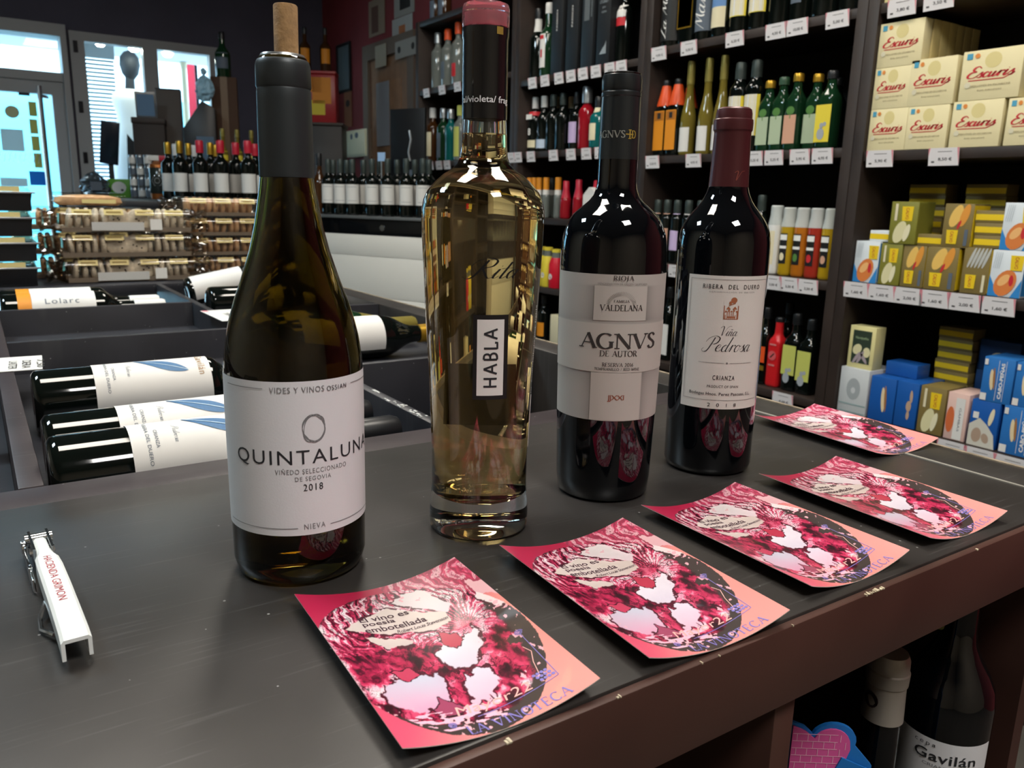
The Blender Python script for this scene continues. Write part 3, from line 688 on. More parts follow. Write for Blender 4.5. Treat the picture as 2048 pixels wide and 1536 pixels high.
# ------------------------------------------------------------------ the four tasting bottles
def shell(outer, wall, z_in0, n=64, top=None):
    """bottle wall: outer profile up, inner profile down (both open at the lip)"""
    inner = [(z, max(r - wall, .004)) for z, r in outer if z > z_in0 + .002 and r > 0]
    inner = [(z_in0, 0), (z_in0 + .0005, inner[0][1] * .8)] + inner
    return MB().lathe(outer + inner[::-1], n), inner
def letters(nm, vfs, fn, m, parent):
    for vf in vfs: put(nm, lay(nm, vf, fn), m, parent)
def camdir(x, y): return math.atan2(-y, -x)

# 1 -- white-labelled burgundy bottle, opened, cork put back upside down
qx, qy = .1552, .4703; ph = camdir(qx, qy)
t = thing('wine_bottle', 'olive green burgundy bottle with wide white label and a cork standing in its neck', 'bottle', (qx, qy, 0))
qo = [(.004, 0), (.0, .02), (0, .034), (.0025, .0385), (.010, .0404), (.041, .0407), (.123, .0409), (.1300, .0406), (.1367, .0399), (.146, .0385), (.155, .0365), (.1669, .0329), (.1788, .0286), (.1963, .0229), (.2107, .0194), (.2220, .0174), (.2305, .0160), (.2389, .0149), (.2600, .0143), (.285, .0139), (.2862, .0146), (.298, .0145), (.302, .0130), (.303, .0110)]
sh, inn = shell(qo, .0032, .012)
m_olive = mat('olive bottle glass', '#786a2c', .02, trans=1., ior=1.5)
put('glass', sh.mesh('glass', True, angle=50), m_olive, t)
lvl = .134
wi = [(z, r + .0003) for z, r in inn if z < lvl]; wi[0] = (wi[0][0], 0)
wi += [(lvl, float(np.interp(lvl, [p[0] for p in inn], [p[1] for p in inn])) + .0003), (lvl, 0)]
put('wine', MB().lathe(wi, 64).mesh('wine', True, angle=50), mat('white wine', '#d9c36a', .0, trans=1., ior=1.34), t)
m_cap = mat('grey tin capsule', '#33383a', .42, .35)
cp = [(.2376, .0150), (.2376, .0153), (.2389, .0154), (.279, .0150), (.2845, .0149), (.2855, .0146), (.2866, .0152), (.2975, .0150), (.3000, .0143), (.3006, .0138), (.3006, .0125)]
put('capsule', MB().lathe(cp, 56).mesh('capsule', True, angle=30), m_cap, t)
put('cut_rim', MB().lathe([(.3000, .0128), (.3022, .0126), (.3036, .0118), (.3036, .0100), (.302, .0098)], 48).mesh('cut_rim', True), mat('bare tin', '#b9bcba', .3, .9), t)
m_cork = mat('cork', '#8a6b45', .85, noise=.25, nscale=160, bump=.3, bscale=400)
ck = MB().lathe([(.262, 0), (.262, .0066), (.3290, .0066), (.3298, .0060), (.3300, 0)], 28); put('cork', ck.mesh('cork', True, angle=40), m_cork, t, (-.0015, -.0005, 0), (0, .012, 0))
m_lab = mat('white label paper', '#dcdde0', .65, bump=.05, bscale=900)
fq = on_rev(qo[2:], ph, .0003); fq2 = on_rev(qo[2:], ph, .00055)
lb = put('label', sheet('label', -.060, .074, .0342, .1262, fq, 90, 4), m_lab, t)
c0 = .0087
blk = (fit(sans('QUINTALUNA', .0, 1.18), c0, .0811, .0935, .0100), fit(sans('2018', .006, 1.2), c0 - .0005, .0635, .0112, .0042), fit(block('OSSIAN', .062, .14), .0246, .1209, .0134, .0030))
gry = (fit(sans('VIDES Y VINOS', 0, 1.15), .0010, .1214, .0304, .0034), fit(sans('VIÑEDO SELECCIONADO', 0, 1.2), c0 - .0003, .0737, .0425, .0036), fit(sans('DE SEGOVIA', 0, 1.2), c0 - .0002, .0689, .0208, .0026), fit(sans('NIEVA', 0, 1.25), c0 - .0003, .0394, .0122, .0034), rule(-.0455, .1221, -.0180, .1221, .0004, 12), rule(.0352, .1215, .066, .1215, .0004, 14), rule(-.0500, .0388, -.0012, .0388, .0004, 20), rule(.0178, .0388, .066, .0388, .0004, 20))
def loop(r0, ph0, e):
    V = []; F = []; P = []
    for i in range(65):
        a = 2 * PI * i / 64; r = 1 + .05 * math.cos(3 * a + ph0) + .03 * math.sin(5 * a + ph0)
        P.append((c0 + .0008 + r0 * r * math.cos(a) * .94 + e, .0985 + .0079 * r * math.sin(a)))
    ribbon(V, F, P, [.00019 + .00012 * math.sin(i * .2) ** 2 for i in range(65)]); return V, F
letters('lettering', blk, fq2, mat('black ink', '#26282c', .55), lb)
letters('grey_lettering', gry, fq2, mat('grey ink', '#77787a', .55), lb)
put('ring_emblem', lay('ring_emblem', merge(loop(.0068, 0, -.0002), loop(.0064, 2., .0005), loop(.0067, 4., .0003)), fq2), MATS['grey ink'], lb)

# 2 -- tall clear rosé bottle
hx, hy = .2839, .4643; ph = camdir(hx, hy)
t = thing('wine_bottle', 'tall clear bottle of pale rosé wine with small black label and pink stopper', 'bottle', (hx, hy, 0))
ho = [(.006, 0), (.003, .016), (0, .024), (0, .0315), (.0015, .0345), (.006, .0351), (.0127, .0351), (.019, .0347), (.0237, .0342), (.0333, .0335), (.0536, .0336), (.0803, .0345), (.1195, .0361), (.1571, .0382), (.1794, .0392), (.2035, .0403), (.2150, .0406), (.2212, .0405), (.2272, .0393), (.2330, .0366), (.2387, .0317), (.2435, .0262), (.2469, .0207), (.2504, .0172), (.2545, .0156), (.2617, .0149), (.2775, .0142), (.300, .0140), (.326, .0140), (.3272, .0143), (.3320, .0143), (.3325, .0120)]
sh, inn = shell(ho, .0030, .0245)
m_clear = mat('clear flint glass', '#fbfdfb', .0, trans=1., ior=1.5)
put('glass', sh.mesh('glass', True, angle=50), m_clear, t)
lvl = .2690
wi = [(z, r + .0003) for z, r in inn if z < lvl]; wi[0] = (wi[0][0], 0)
wi += [(lvl, float(np.interp(lvl, [p[0] for p in inn], [p[1] for p in inn])) + .0003), (lvl, 0)]
put('wine', MB().lathe(wi, 64).mesh('wine', True, angle=50), mat('pale rosé wine', '#f3d596', .0, trans=1., ior=1.34), t)
m_blkv = mat('black sleeve', '#101113', .25, coat=.4)
put('sleeve', MB().lathe([(.2778, .0143), (.2778, .01455), (.3255, .01445), (.3272, .0149), (.3322, .0149), (.3326, .0130)], 56).mesh('sleeve', True, angle=30), m_blkv, t)
m_pinkp = mat('translucent pink stopper', '#f2b9c0', .08, trans=.85, ior=1.45)
put('stopper', MB().lathe([(.3328, 0), (.3328, .0146), (.3345, .0150), (.3440, .0149), (.3462, .0142), (.3470, .012), (.3470, 0)], 48).mesh('stopper', True, angle=40), m_pinkp, t)
put('stopper_core', MB().lathe([(.331, 0), (.331, .0092), (.3415, .0092), (.3415, 0)], 32).mesh('stopper_core', True, angle=40), mat('rose plastic', '#b95a6a', .3), t)
put('stopper_ring', MB().lathe([(.3418, .0125), (.3418, .0146), (.3436, .0146), (.3436, .0125)], 40).mesh('stopper_ring', True, angle=40), MATS['rose plastic'], t)
fs = on_rev([(.27, .0147), (.33, .0147)], ph, .0004)
put('sleeve_lettering', lay('sleeve_lettering', merge(fit(sans('al/violeta/ frag', .012), .0008, .2885, .0345, .0052)), fs), mat('white ink', '#dcdcdc', .5), t)
put('gold_square', sheet('gold_square', .0070, .0118, .3274, .3318, on_rev([(.27, .0149), (.34, .0149)], ph, .0003), 6, 1), mat('gold foil print', '#b79a4a', .35, .5), t)
fh = on_rev(ho[3:], ph, .00025); fh2 = on_rev(ho[3:], ph, .0005); fh3 = on_rev(ho[3:], ph, .0007)
lb = put('label', sheet('label', -.0052, .0178, .1008, .1568, fh, 16, 12), mat('black label', '#141414', .5), t)
put('white_panel', sheet('white_panel', -.0026, .0148, .1036, .1538, fh2, 14, 10), mat('white label panel', '#dddcd8', .6), lb)
hl = rot2(fit(block('HABLA', .075, .16), 0, 0, .0392, .0098), PI / 2); hl = ([(x + .0061, y + .1287) for x, y in hl[0]], hl[1])
put('lettering', lay('lettering', hl, fh3), MATS['black ink'], lb)
put('script_lettering', lay('script_lettering', fit(script('Rita', .01, .045, .45), .0060, .1858, .0375, .0138), fh), mat('black glass print', '#0d0d0d', .5), t)
fb = on_rev(ho[3:], ph + PI, .00025)
put('back_label', sheet('back_label', -.013, .013, .0700, .1150, fb, 16, 8), MATS['black label'], t)
sv = rot2(fit(sans('vino rosado  embotellado por habla', 0), 0, 0, .085, .0026), PI / 2)
put('side_lettering', lay('side_lettering', ([(x + .0475, y + .118) for x, y in sv[0]], sv[1]), fh), MATS['white ink'], t)
put('side_label', sheet('side_label', .0465, .0500, .060, .098, fh, 3, 6), MATS['white label panel'], t)

# 3 -- grey-labelled rioja
ax, ay = .4098, .4779; ph = camdir(ax, ay)
t = thing('wine_bottle', 'black red wine bottle with grey banded label and black capsule', 'bottle', (ax, ay, 0))
ao = [(.004, 0), (.0, .02), (0, .033), (.0025, .0362), (.0147, .0376), (.0636, .0390), (.1109, .0401), (.1789, .0407), (.192, .0404), (.2000, .0396), (.2052, .0386), (.2138, .0354), (.2190, .0318), (.2224, .0281), (.2260, .0238), (.2290, .0203), (.2330, .0172), (.2380, .0155), (.2437, .0148), (.2647, .0147), (.2956, .0140), (.303, .0139), (.3195, .0138), (.32, 0)]
m_blkg = mat('black bottle glass', '#05070a', .035, spec=.6, coat=.3)
put('glass', MB().lathe(ao, 72).mesh('glass', True, angle=50), m_blkg, t)
cp = [(.2590, .0147), (.2590, .0149), (.2956, .0144), (.3030, .0143), (.3036, .0147), (.3060, .01475), (.3070, .0141), (.3085, .01475), (.3150, .0147), (.3180, .0142), (.3200, .0128), (.3203, 0)]
m_acap = mat('charcoal capsule', '#24282a', .3, .2, coat=.2)
put('capsule', MB().lathe(cp, 56).mesh('capsule', True, angle=25), m_acap, t)
fa = on_rev([(.2, .0148), (.32, .0146)], ph, .0004)
put('capsule_lettering', lay('capsule_lettering', fit(serif('AGNVS', .085, .04, .05), -.0075, .2765, .0235, .0054), fa), mat('silver ink', '#8f9088', .4), t)
put('capsule_cross', lay('capsule_cross', merge(rule(.0078, .2733, .0078, .2797, .0009), rule(.0046, .2765, .0108, .2765, .0008), rule(.0066, .2735, .0090, .2735, .0006), rule(.0066, .2795, .0090, .2795, .0006), fit(serif('D', .09, .04), .0112, .2765, .0042, .0056)), fa), mat('gold ink', '#a88d3c', .4), t)
fl = on_rev(ao[2:], ph, .0003); f2 = on_rev(ao[2:], ph, .0006); f3 = on_rev(ao[2:], ph, .0009)
m_gl = mat('grey label paper', '#a6a19b', .7, bump=.05, bscale=900); m_gl2 = mat('light grey label paper', '#b5b0a9', .65); m_gd = mat('label shade print', '#85807b', .7)
lme = sheet('label', -.0525, .0605, .0672, .1772, fl, 150, 60)
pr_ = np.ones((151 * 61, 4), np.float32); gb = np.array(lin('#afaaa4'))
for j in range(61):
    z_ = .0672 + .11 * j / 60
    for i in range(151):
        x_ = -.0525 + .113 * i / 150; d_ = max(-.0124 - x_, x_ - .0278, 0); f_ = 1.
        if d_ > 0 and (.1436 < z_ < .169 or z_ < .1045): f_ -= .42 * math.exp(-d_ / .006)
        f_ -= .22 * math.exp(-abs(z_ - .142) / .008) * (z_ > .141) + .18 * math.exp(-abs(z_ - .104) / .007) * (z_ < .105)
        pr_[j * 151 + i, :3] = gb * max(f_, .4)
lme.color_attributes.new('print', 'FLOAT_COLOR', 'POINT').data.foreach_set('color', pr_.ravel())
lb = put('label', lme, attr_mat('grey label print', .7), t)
c0 = .0078
put('label_panel', sheet('label_panel', -.0124, .0278, .1436, .1688, f2, 24, 2), m_gl2, lb)
put('label_panel', sheet('label_panel', -.0122, .0270, .0675, .1045, f2, 24, 2), m_gl2, lb)
put('label_band', sheet('label_band', -.0525, .0605, .1048, .1412, f2, 80, 2), m_gl2, lb)
def seal():
    vs = []
    for i in range(26):
        a = PI * (.08 + .84 * i / 25)
        vs.append(rule(c0 + .0085 * math.cos(a), .1536 + .0085 * math.sin(a), c0 + .0115 * math.cos(a), .1536 + .0115 * math.sin(a), .00035))
    return merge(*vs)
letters('lettering', (fit(serif('AGNVS', .085, .032, .03), .0083, .1285, .0615, .0122), fit(serif('DE AUTOR', .075, .03), c0, .1192, .0283, .0045), fit(serif('RIOJA', .075, .03, .1), .0086, .1753 - .0008, .0152, .0040), fit(serif('VALDELANA', .08, .035, .08), .0083, .1532, .0320, .0046), fit(serif('FAMILIA', .075, .04), c0, .1580, .0115, .0020), fit(serif('RESERVA 2016', .07, .035), .0074, .1108, .0233, .0030), fit(serif('TEMPRANILLO / RED WINE', .07, .04), .0073, .1074, .0342, .0022)), f3, mat('warm black ink', '#33302e', .6), lb)
put('seal_print', lay('seal_print', seal(), f3), mat('faint grey ink', '#94908a', .6), lb)
put('small_lettering', lay('small_lettering', fit(sans('DENOMINACIÓN DE ORIGEN CALIFICADA', 0, 1.05, 2), .0086, .1707, .0370, .0016), f3), mat('mid grey ink', '#6f6b66', .6), lb)
put('monogram', lay('monogram', fit(sans('JJXXI', 0, .85), .0070, .0851, .0125, .0052), f3), mat('copper ink', '#8c4a34', .5), lb)

# 4 -- cream-labelled ribera
dx, dy = .5328, .4791; ph = camdir(dx, dy)
t = thing('wine_bottle', 'black red wine bottle with cream bordered label and burgundy capsule', 'bottle', (dx, dy, 0))
do = [(.004, 0), (.0, .02), (0, .033), (.0025, .0366), (.0070, .0378), (.0356, .0379), (.1038, .0381), (.1692, .0383), (.1900, .0383), (.1988, .0379), (.2060, .0367), (.2113, .0350), (.2175, .0313), (.2237, .0264), (.2280, .0228), (.2322, .0201), (.2380, .0174), (.2444, .0159), (.2600, .0150), (.2876, .0143), (.3040, .0140), (.305, 0)]
put('glass', MB().lathe(do, 72).mesh('glass', True, angle=50), m_blkg, t)
cp = [(.2425, .0160), (.2425, .0163), (.2600, .0156), (.2860, .0149), (.2868, .0150), (.2880, .0158), (.2930, .0160), (.2960, .0157), (.2970, .0147), (.3010, .0146), (.3042, .0139), (.3056, .0120), (.3058, 0)]
put('capsule', MB().lathe(cp, 56).mesh('capsule', True, angle=28), mat('burgundy capsule', '#4d2225', .36, .2), t)
put('capsule_lettering', lay('capsule_lettering', fit(script('V', .03, .06), .0085, .2515, .009, .008), on_rev([(.24, .0163), (.30, .0146)], ph, .0005)), mat('copper foil', '#8a4a42', .35, .4), t)
fl = on_rev(do[2:], ph, .0003); f2 = on_rev(do[2:], ph, .0006)
lb = put('label', sheet('label', -.0275, .0480, .0606, .1720, fl, 60, 4), mat('cream label paper', '#d3cfc8', .65, bump=.05, bscale=900), t)
c0 = .0102
def border(x0, x1, z0, z1, w): return merge(rule(x0, z0, x1, z0, w, 24), rule(x0, z1, x1, z1, w, 24), rule(x0, z0, x0, z1, w, 4), rule(x1, z0, x1, z1, w, 4))
letters('lettering', (fit(sans('RIBERA  DEL  DUERO', .006, 1.3), .0108, .1632, .0490, .0036), fit(script('Viña', .012, .04, .3), .0100, .1271, .0140, .0082), fit(script('Pedrosa', .010, .040, .35), .0096, .1158, .0415, .0142), fit(sans('CRIANZA', .008, 1.3), .0087, .0875, .0181, .0040), fit(sans('PRODUCT OF SPAIN', .006, 1.2), .0087, .0800, .0260, .0022), fit(sans('Bodegas Hnos. Perez Pascuas, S.L.', .008, 1.05), .0080, .0732, .0540, .0034), fit(sans('2 0 1 8', 0, 1.6), .0091, .0642, .0240, .0030)), f2, mat('label black ink', '#2c2a2c', .55), lb)
letters('fine_print', (fit(sans('DENOMINACIÓN DE ORIGEN', 0, 1.3, 2), .0108, .1590, .0380, .0014), border(-.0248, .0452, .0682, .1690, .0003), rule(-.0130, .1000, .0080, .1000, .0003, 8), rule(.0124, .1000, .0330, .1000, .0003, 8), ell2(.0102, .1000, .0009, .0009, 8)), f2, mat('soft grey ink', '#7c7876', .55), lb)
cr = [rect2(.0072, .0136, .1380, .1392), rule(.0046, .1370, .0046, .1480, .0007), rule(.0160, .1370, .0160, .1480, .0007), rule(.0046, .1370, .0160, .1370, .0005, 3), ell2(.0120, .1525, .0026, .0024, 12), ell2(.0092, .1502, .0012, .0014, 10), rule(.0080, .1480, .0134, .1500, .0006), poly2([(.0060, .1450), (.0078, .1474), (.0098, .1450)]), poly2([(.0110, .1450), (.0130, .1474), (.0150, .1450)])]
for i in range(7): cr.append(rule(.0056 + .0016 * i, .1372, .0056 + .0016 * i, .1385 + .0055 * ((i * 37) % 5) / 4 + .002, .0006))
for i in range(5): cr.append(ell2(.0060 + .0022 * i, .1432 + .0006 * (i % 2), .0008, .0008, 8))
put('crest', lay('crest', merge(*cr), f2), mat('terracotta ink', '#a0603f', .55), lb)
# ------------------------------------------------------------------ generic bottles
BM = {}
def bprof(h, r, nr, s0, s1, lip=.0):
    P = [(.003, 0), (0, r * .55), (0, r * .86), (.0035, r * .98), (.009, r)]
    for k in range(7):
        a = k / 6; P.append((h * (s0 + (s1 - s0) * a), nr + (r - nr) * (.5 + .5 * math.cos(PI * a)) ** (1.1)))
    P += [(h * .97, nr * .95), (h, nr * .92), (h, 0)]
    return P
def square(mb, r):
    """turn a round section into a soft square one"""
    out = []
    for x, y, z in mb.v:
        q = math.hypot(x, y)
        if q > r * .6:
            a = math.atan2(y, x); k = (abs(math.cos(a)) ** 5 + abs(math.sin(a)) ** 5) ** (-.2); b = min(1, (q / r - .6) / .25)
            k = 1 + (k - 1) * b; x *= k; y *= k
        out.append((x, y, z))
    mb.v = out; return mb
def bottle(name, label, loc, h, r, nr, s0, s1, glass, cap, cap0, labels=(), sq=False, capr=1.12, phi=PI, group=None, rot=None, cat='bottle', seg=24, parent=None):
    """labels: (z0, z1, half angle or half width, material[, part name])"""
    t = thing(name, label, cat, loc, 0, group, rot)
    key = ('g', h, r, nr, s0, s1, sq, seg)
    P = bprof(h, r, nr, s0, s1)
    if key not in BM:
        mb = MB().lathe(P, seg)
        if sq: square(mb, r)
        BM[key] = mb.mesh('glass', True, angle=45)
    put('glass', BM[key], glass, t)
    if cap is not None:
        key = ('c', h, nr, cap0, capr, r, s0, s1)
        if key not in BM:
            rr = lambda z: float(np.interp(z, [p[0] for p in P[3:]], [p[1] for p in P[3:]]))
            BM[key] = MB().lathe([(h * cap0, rr(h * cap0) * .9), (h * cap0, max(rr(h * cap0) * 1.03, nr * capr)), (h * (cap0 + 1) / 2, nr * capr), (h * .985, nr * capr), (h * 1.004, nr * capr * .85), (h * 1.005, 0)], 18).mesh('capsule', True, angle=35)
        put('capsule', BM[key], cap, t)
    for L in labels:
        z0, z1, ha, m = L[:4]; nm = L[4] if len(L) > 4 else 'label'
        key = ('l', h, r, z0, z1, ha, phi, sq, nr, s0, s1)
        if key not in BM:
            if sq:
                q = r * 1.0 + .0006; fn = lambda x, z: (q * math.cos(phi) - x * math.sin(phi), q * math.sin(phi) + x * math.cos(phi), z)
                BM[key] = sheet('label', -ha, ha, z0, z1, fn, 1, 1)
            else: BM[key] = sheet('label', -ha * r, ha * r, z0, z1, on_rev(P[3:], phi, .0006), 14, 2)
        put(nm, BM[key], m, t)
    return t
G_blk = mat('dark bottle glass', '#080d0b', .06, spec=.6); G_grn = mat('green bottle glass', '#12301c', .07); G_amb = mat('amber bottle glass', '#3a220e', .08)
G_str = mat('straw wine glass', '#6d6126', .08); G_clr = mat('pale clear glass', '#8d948f', .06, trans=.5); G_red = mat('ruby liqueur glass', '#8e1420', .06); G_teal = mat('teal bottle glass', '#0f5a5a', .08)
K_blk = mat('black cap', '#16181a', .35); K_gold = mat('gold cap', '#b08b2c', .35, .7); K_red = mat('red cap', '#b51f34', .35); K_wht = mat('white cap', '#d5d5d2', .4); K_sil = mat('silver cap', '#b4b8ba', .3, .8); K_or = mat('orange cap', '#d8501f', .4); K_olive = mat('olive gold foil', '#857a3a', .4, .4); K_slate = mat('slate capsule', '#39423f', .4, .3)
P_wht = mat('plain white label', '#d7d6d2', .6); P_cream = mat('cream label', '#d8cfae', .6); P_yel = mat('yellow label', '#d9c63a', .6); P_or = mat('orange label', '#d98a1c', .55); P_lime = mat('lime label', '#b9bd5e', .6); P_blue = mat('blue label', '#5f86b8', .6); P_lil = mat('lilac label', '#bda9cf', .6); P_sage = mat('sage label', '#a9b89a', .6); P_rose = mat('peach label', '#c99a80', .6); P_blk = mat('black printed label', '#131313', .5); P_gry = mat('grey blue label', '#56616e', .6)
I_dk = mat('dark print', '#24211f', .6); I_gn = mat('green print', '#4f7d3a', .6); I_rd = mat('red print', '#c0262f', .55); I_wh = mat('white print', '#e6e6e2', .6)

# ------------------------------------------------------------------ shelving wall
SX, SB = 2.0, 2.345
m_shelf = laminate('dark brown shelf wood', '#2c221d', .5, False)
m_shback = mat('black shelf back', '#0e0c0b', .8)
units = [('boxes of tinned seafood', .30, 1.373, [.74, .376, .032, -.335, -.70], 1.35), ('bottles of oil and white wine', 1.373, 2.217, [1.10, .74, .388, .025, -.32, -.70], 1.35),
         ('liqueur bottles and black gift boxes', 2.217, 3.02, [1.10, .72, .428, .158, -.128, -.37, -.70], 1.35), ('clear spirit bottles with orange caps', 3.02, 3.95, [.765, .41, .1, -.25, -.6], 1.092)]
for wd, y0, y1, zs, top in units:
    t = thing('shelving_unit', 'dark brown wooden wall shelving unit with ' + wd, 'shelf', (SX, (y0 + y1) / 2, FLOOR), 0, 'wall shelving units')
    ym = (y0 + y1) / 2
    def sp(n, x0, x1, a, b, z0, z1, m=m_shelf): put(n, MB().box(x0 - SX, x1 - SX, a - ym, b - ym, z0 - FLOOR, z1 - FLOOR).mesh(n, True, .001), m, t)
    sp('upright', SX - .004, SB, y0 + .001, y0 + .032, FLOOR, top); sp('upright', SX - .004, SB, y1 - .032, y1 - .001, FLOOR, top)
    sp('back_panel', SB - .012, SB, y0 + .033, y1 - .033, FLOOR, top - .03, m_shback)
    sp('top_board', SX, SB, y0 + .033, y1 - .033, top - .026, top)
    for z in zs: sp('shelf', SX, SB - .013, y0 + .033, y1 - .033, z - .026, z - .0012)
    sp('plinth', SX + .03, SB, y0 + .033, y1 - .033, FLOOR, FLOOR + .08)

# ------------------------------------------------------------------ price tags
m_tag = mat('white tag card', '#dcd9da', .5); m_tagp = mat('pink tag corner', '#d98a95', .5)
tag_me = MB().box(-.0012, 0, -.0375, .0375, -.021, .021).mesh('card')
tag_cn = [lay('corner_print', poly2(q), lambda x, y: (-.0016, -x, y)) for q in ([(-.0375, .021), (-.0375, .002), (-.033, .021)], [(.0375, -.019), (.0375, .021), (.0325, .021)])]
PR = {}
def tags(z, wd, lst, w=1.):
    """lst: (pixel column on the shelf edge, row, price)"""
    for i, (px, py, pr) in enumerate(lst):
        p = at_x(px, py, SX - .006)
        t = thing('price_tag', 'price tag with pink corners, %s from left on %s' % (ORD[i], wd), 'price tag', (SX - .006, p.y, z - .021), 0, 'shelf price tags', (0, -.12, 0))
        t.scale = (1, w, 1)
        put('card', tag_me, m_tag, t); put('corner_print', tag_cn[0], m_tagp, t); put('corner_print', tag_cn[1], m_tagp, t)
        if pr not in PR: PR[pr] = lay('price', merge(fit(sans(pr, .02), .004, -.006, .034, .009), rule(-.03, -.012, -.022, -.012, .004), rule(-.015, .012, .02, .012, .0012)), lambda x, y: (-.0016, -x, y))
        put('price', PR[pr], mat('tag ink', '#4a4648', .6), t)
tags(.74, 'the upper wine shelf edge', [(1318, 103, '9,90 €'), (1378, 92, '5,50 €'), (1470, 73, '6,20 €'), (1552, 57, '4,50 €'), (1595, 50, '10,00 €'), (1675, 38, '5,00 €')], .95)
tags(.388, 'the olive oil shelf edge', [(1305, 323, '5,50 €'), (1387, 319, '4,95 €'), (1508, 313, '5,25 €'), (1548, 312, '5,25 €'), (1600, 310, '5,95 €'), (1645, 308, '6,95 €')], .9)
tags(.025, 'the spray oil shelf edge', [(1350, 560, '3,50 €'), (1545, 566, '3,50 €'), (1578, 568, '3,50 €'), (1616, 572, '3,50 €')], .9)
tags(-.32, 'the lowest visible vinegar shelf edge', [(1565, 802, '4,20 €')])
tags(.72, 'the black gift box shelf edge', [(1065, 163, '18,50 €'), (1090, 160, '16,00 €'), (1118, 155, '32,00 €'), (1142, 150, '32,00 €'), (1166, 147, '28,00 €'), (1192, 141, '35,00 €'), (1220, 134, '35,00 €'), (1243, 130, '24,00 €')], .78)
tags(.428, 'the liqueur shelf edge', [(1022, 309, '12,00 €'), (1036, 312, '12,00 €'), (1062, 311, '14,00 €'), (1107, 308, '15,50 €'), (1142, 305, '15,50 €'), (1173, 302, '13,90 €'), (1200, 300, '11,90 €')], .8)
tags(.765, 'the orange capped spirit shelf edge', [(853, 185, '9,90 €'), (884, 181, '9,90 €'), (915, 174, '9,90 €')], .85)
tags(.41, 'the teal gin shelf edge', [(861, 333, '14,90 €'), (878, 331, '14,90 €'), (894, 329, '14,90 €')], .85)
tags(.74, 'the highest tinned seafood shelf edge', [(1804, 12, '3,80 €'), (1878, -2, '3,50 €')])
tags(.376, 'the cream mussel tin shelf edge', [(1760, 312, '5,90 €'), (1888, 309, '8,50 €')])
tags(.032, 'the yellow tinned fish shelf edge', [(1712, 580, '1,60 €'), (1763, 584, '1,60 €'), (1817, 589, '2,00 €'), (1868, 597, '1,60 €'), (1929, 607, '2,00 €'), (1997, 612, '1,60 €')])
tags(-.335, 'the blue razor clam shelf edge', [(1905, 888, '4,95 €'), (1960, 902, '3,95 €'), (2025, 917, '4,95 €')])

# ------------------------------------------------------------------ bottles on the shelves
def yx(px, py, dx): return at_x(px, py, SX + dx).y
def row(z, py, dx, items, group, word):
    """stand bottles where the photo shows them, nudged apart so that none touch"""
    pos = []
    for it in items:
        ddx = it[3] if len(it) > 3 else 0
        pos.append([yx(it[0], py, dx + ddx), dx + ddx, it[1]['r'] * 1.02 + .0008])
    ym = sum(p[0] for p in pos) / len(pos); lo, hi = next((a + .034, b - .034) for _, a, b, _, _ in units if a <= ym <= b)
    for _ in range(80):
        for p in pos: p[0] = min(max(p[0], lo + p[2]), hi - p[2])
        for i in range(len(pos)):
            for j in range(i):
                a, b = pos[i], pos[j]; need = a[2] + b[2]
                if abs(a[1] - b[1]) < need and abs(a[0] - b[0]) < need:
                    d = (need - abs(a[0] - b[0])) / 2 + .0002; s = 1 if a[0] >= b[0] else -1; a[0] += s * d; b[0] -= s * d
    for it, p in zip(items, pos):
        t = bottle('bottle', it[2] + ' ' + word, (SX + p[1], p[0], z), group=group, **it[1])
        if len(it) > 4: it[4](t, it[1])
def flat_print(t, vf, m, r, nm='lettering', phi=PI):
    put(nm, lay(nm, vf, lambda x, z: ((r + .0012) * math.cos(phi) - x * math.sin(phi), (r + .0012) * math.sin(phi) + x * math.cos(phi), z)), m, t)
def wrap_print(t, vf, m, r, off=.0012, nm='lettering', phi=PI):
    put(nm, lay(nm, vf, on_rev([(0, r), (1, r)], phi, off)), m, t)
S_wine = dict(h=.31, r=.038, nr=.0145, s0=.62, s1=.76, glass=G_blk, cap=K_blk, cap0=.8)
def vtext(s, zc, ln, hh, kind=script):
    q = rot2(fit(kind(s), 0, 0, ln, hh), PI / 2); return [(x, y + zc) for x, y in q[0]], q[1]
def chalk(txt): return lambda t, s: wrap_print(t, vtext(txt, .12, .19, .034), I_wh, s['r'], .001)
tall = dict(h=.33, r=.036, nr=.014, s0=.66, s1=.8, glass=G_blk, cap=K_blk, cap0=.85)
wht_y = dict(tall, labels=[(.055, .17, .9, P_wht), (.055, .17, .0, P_wht)][:1])
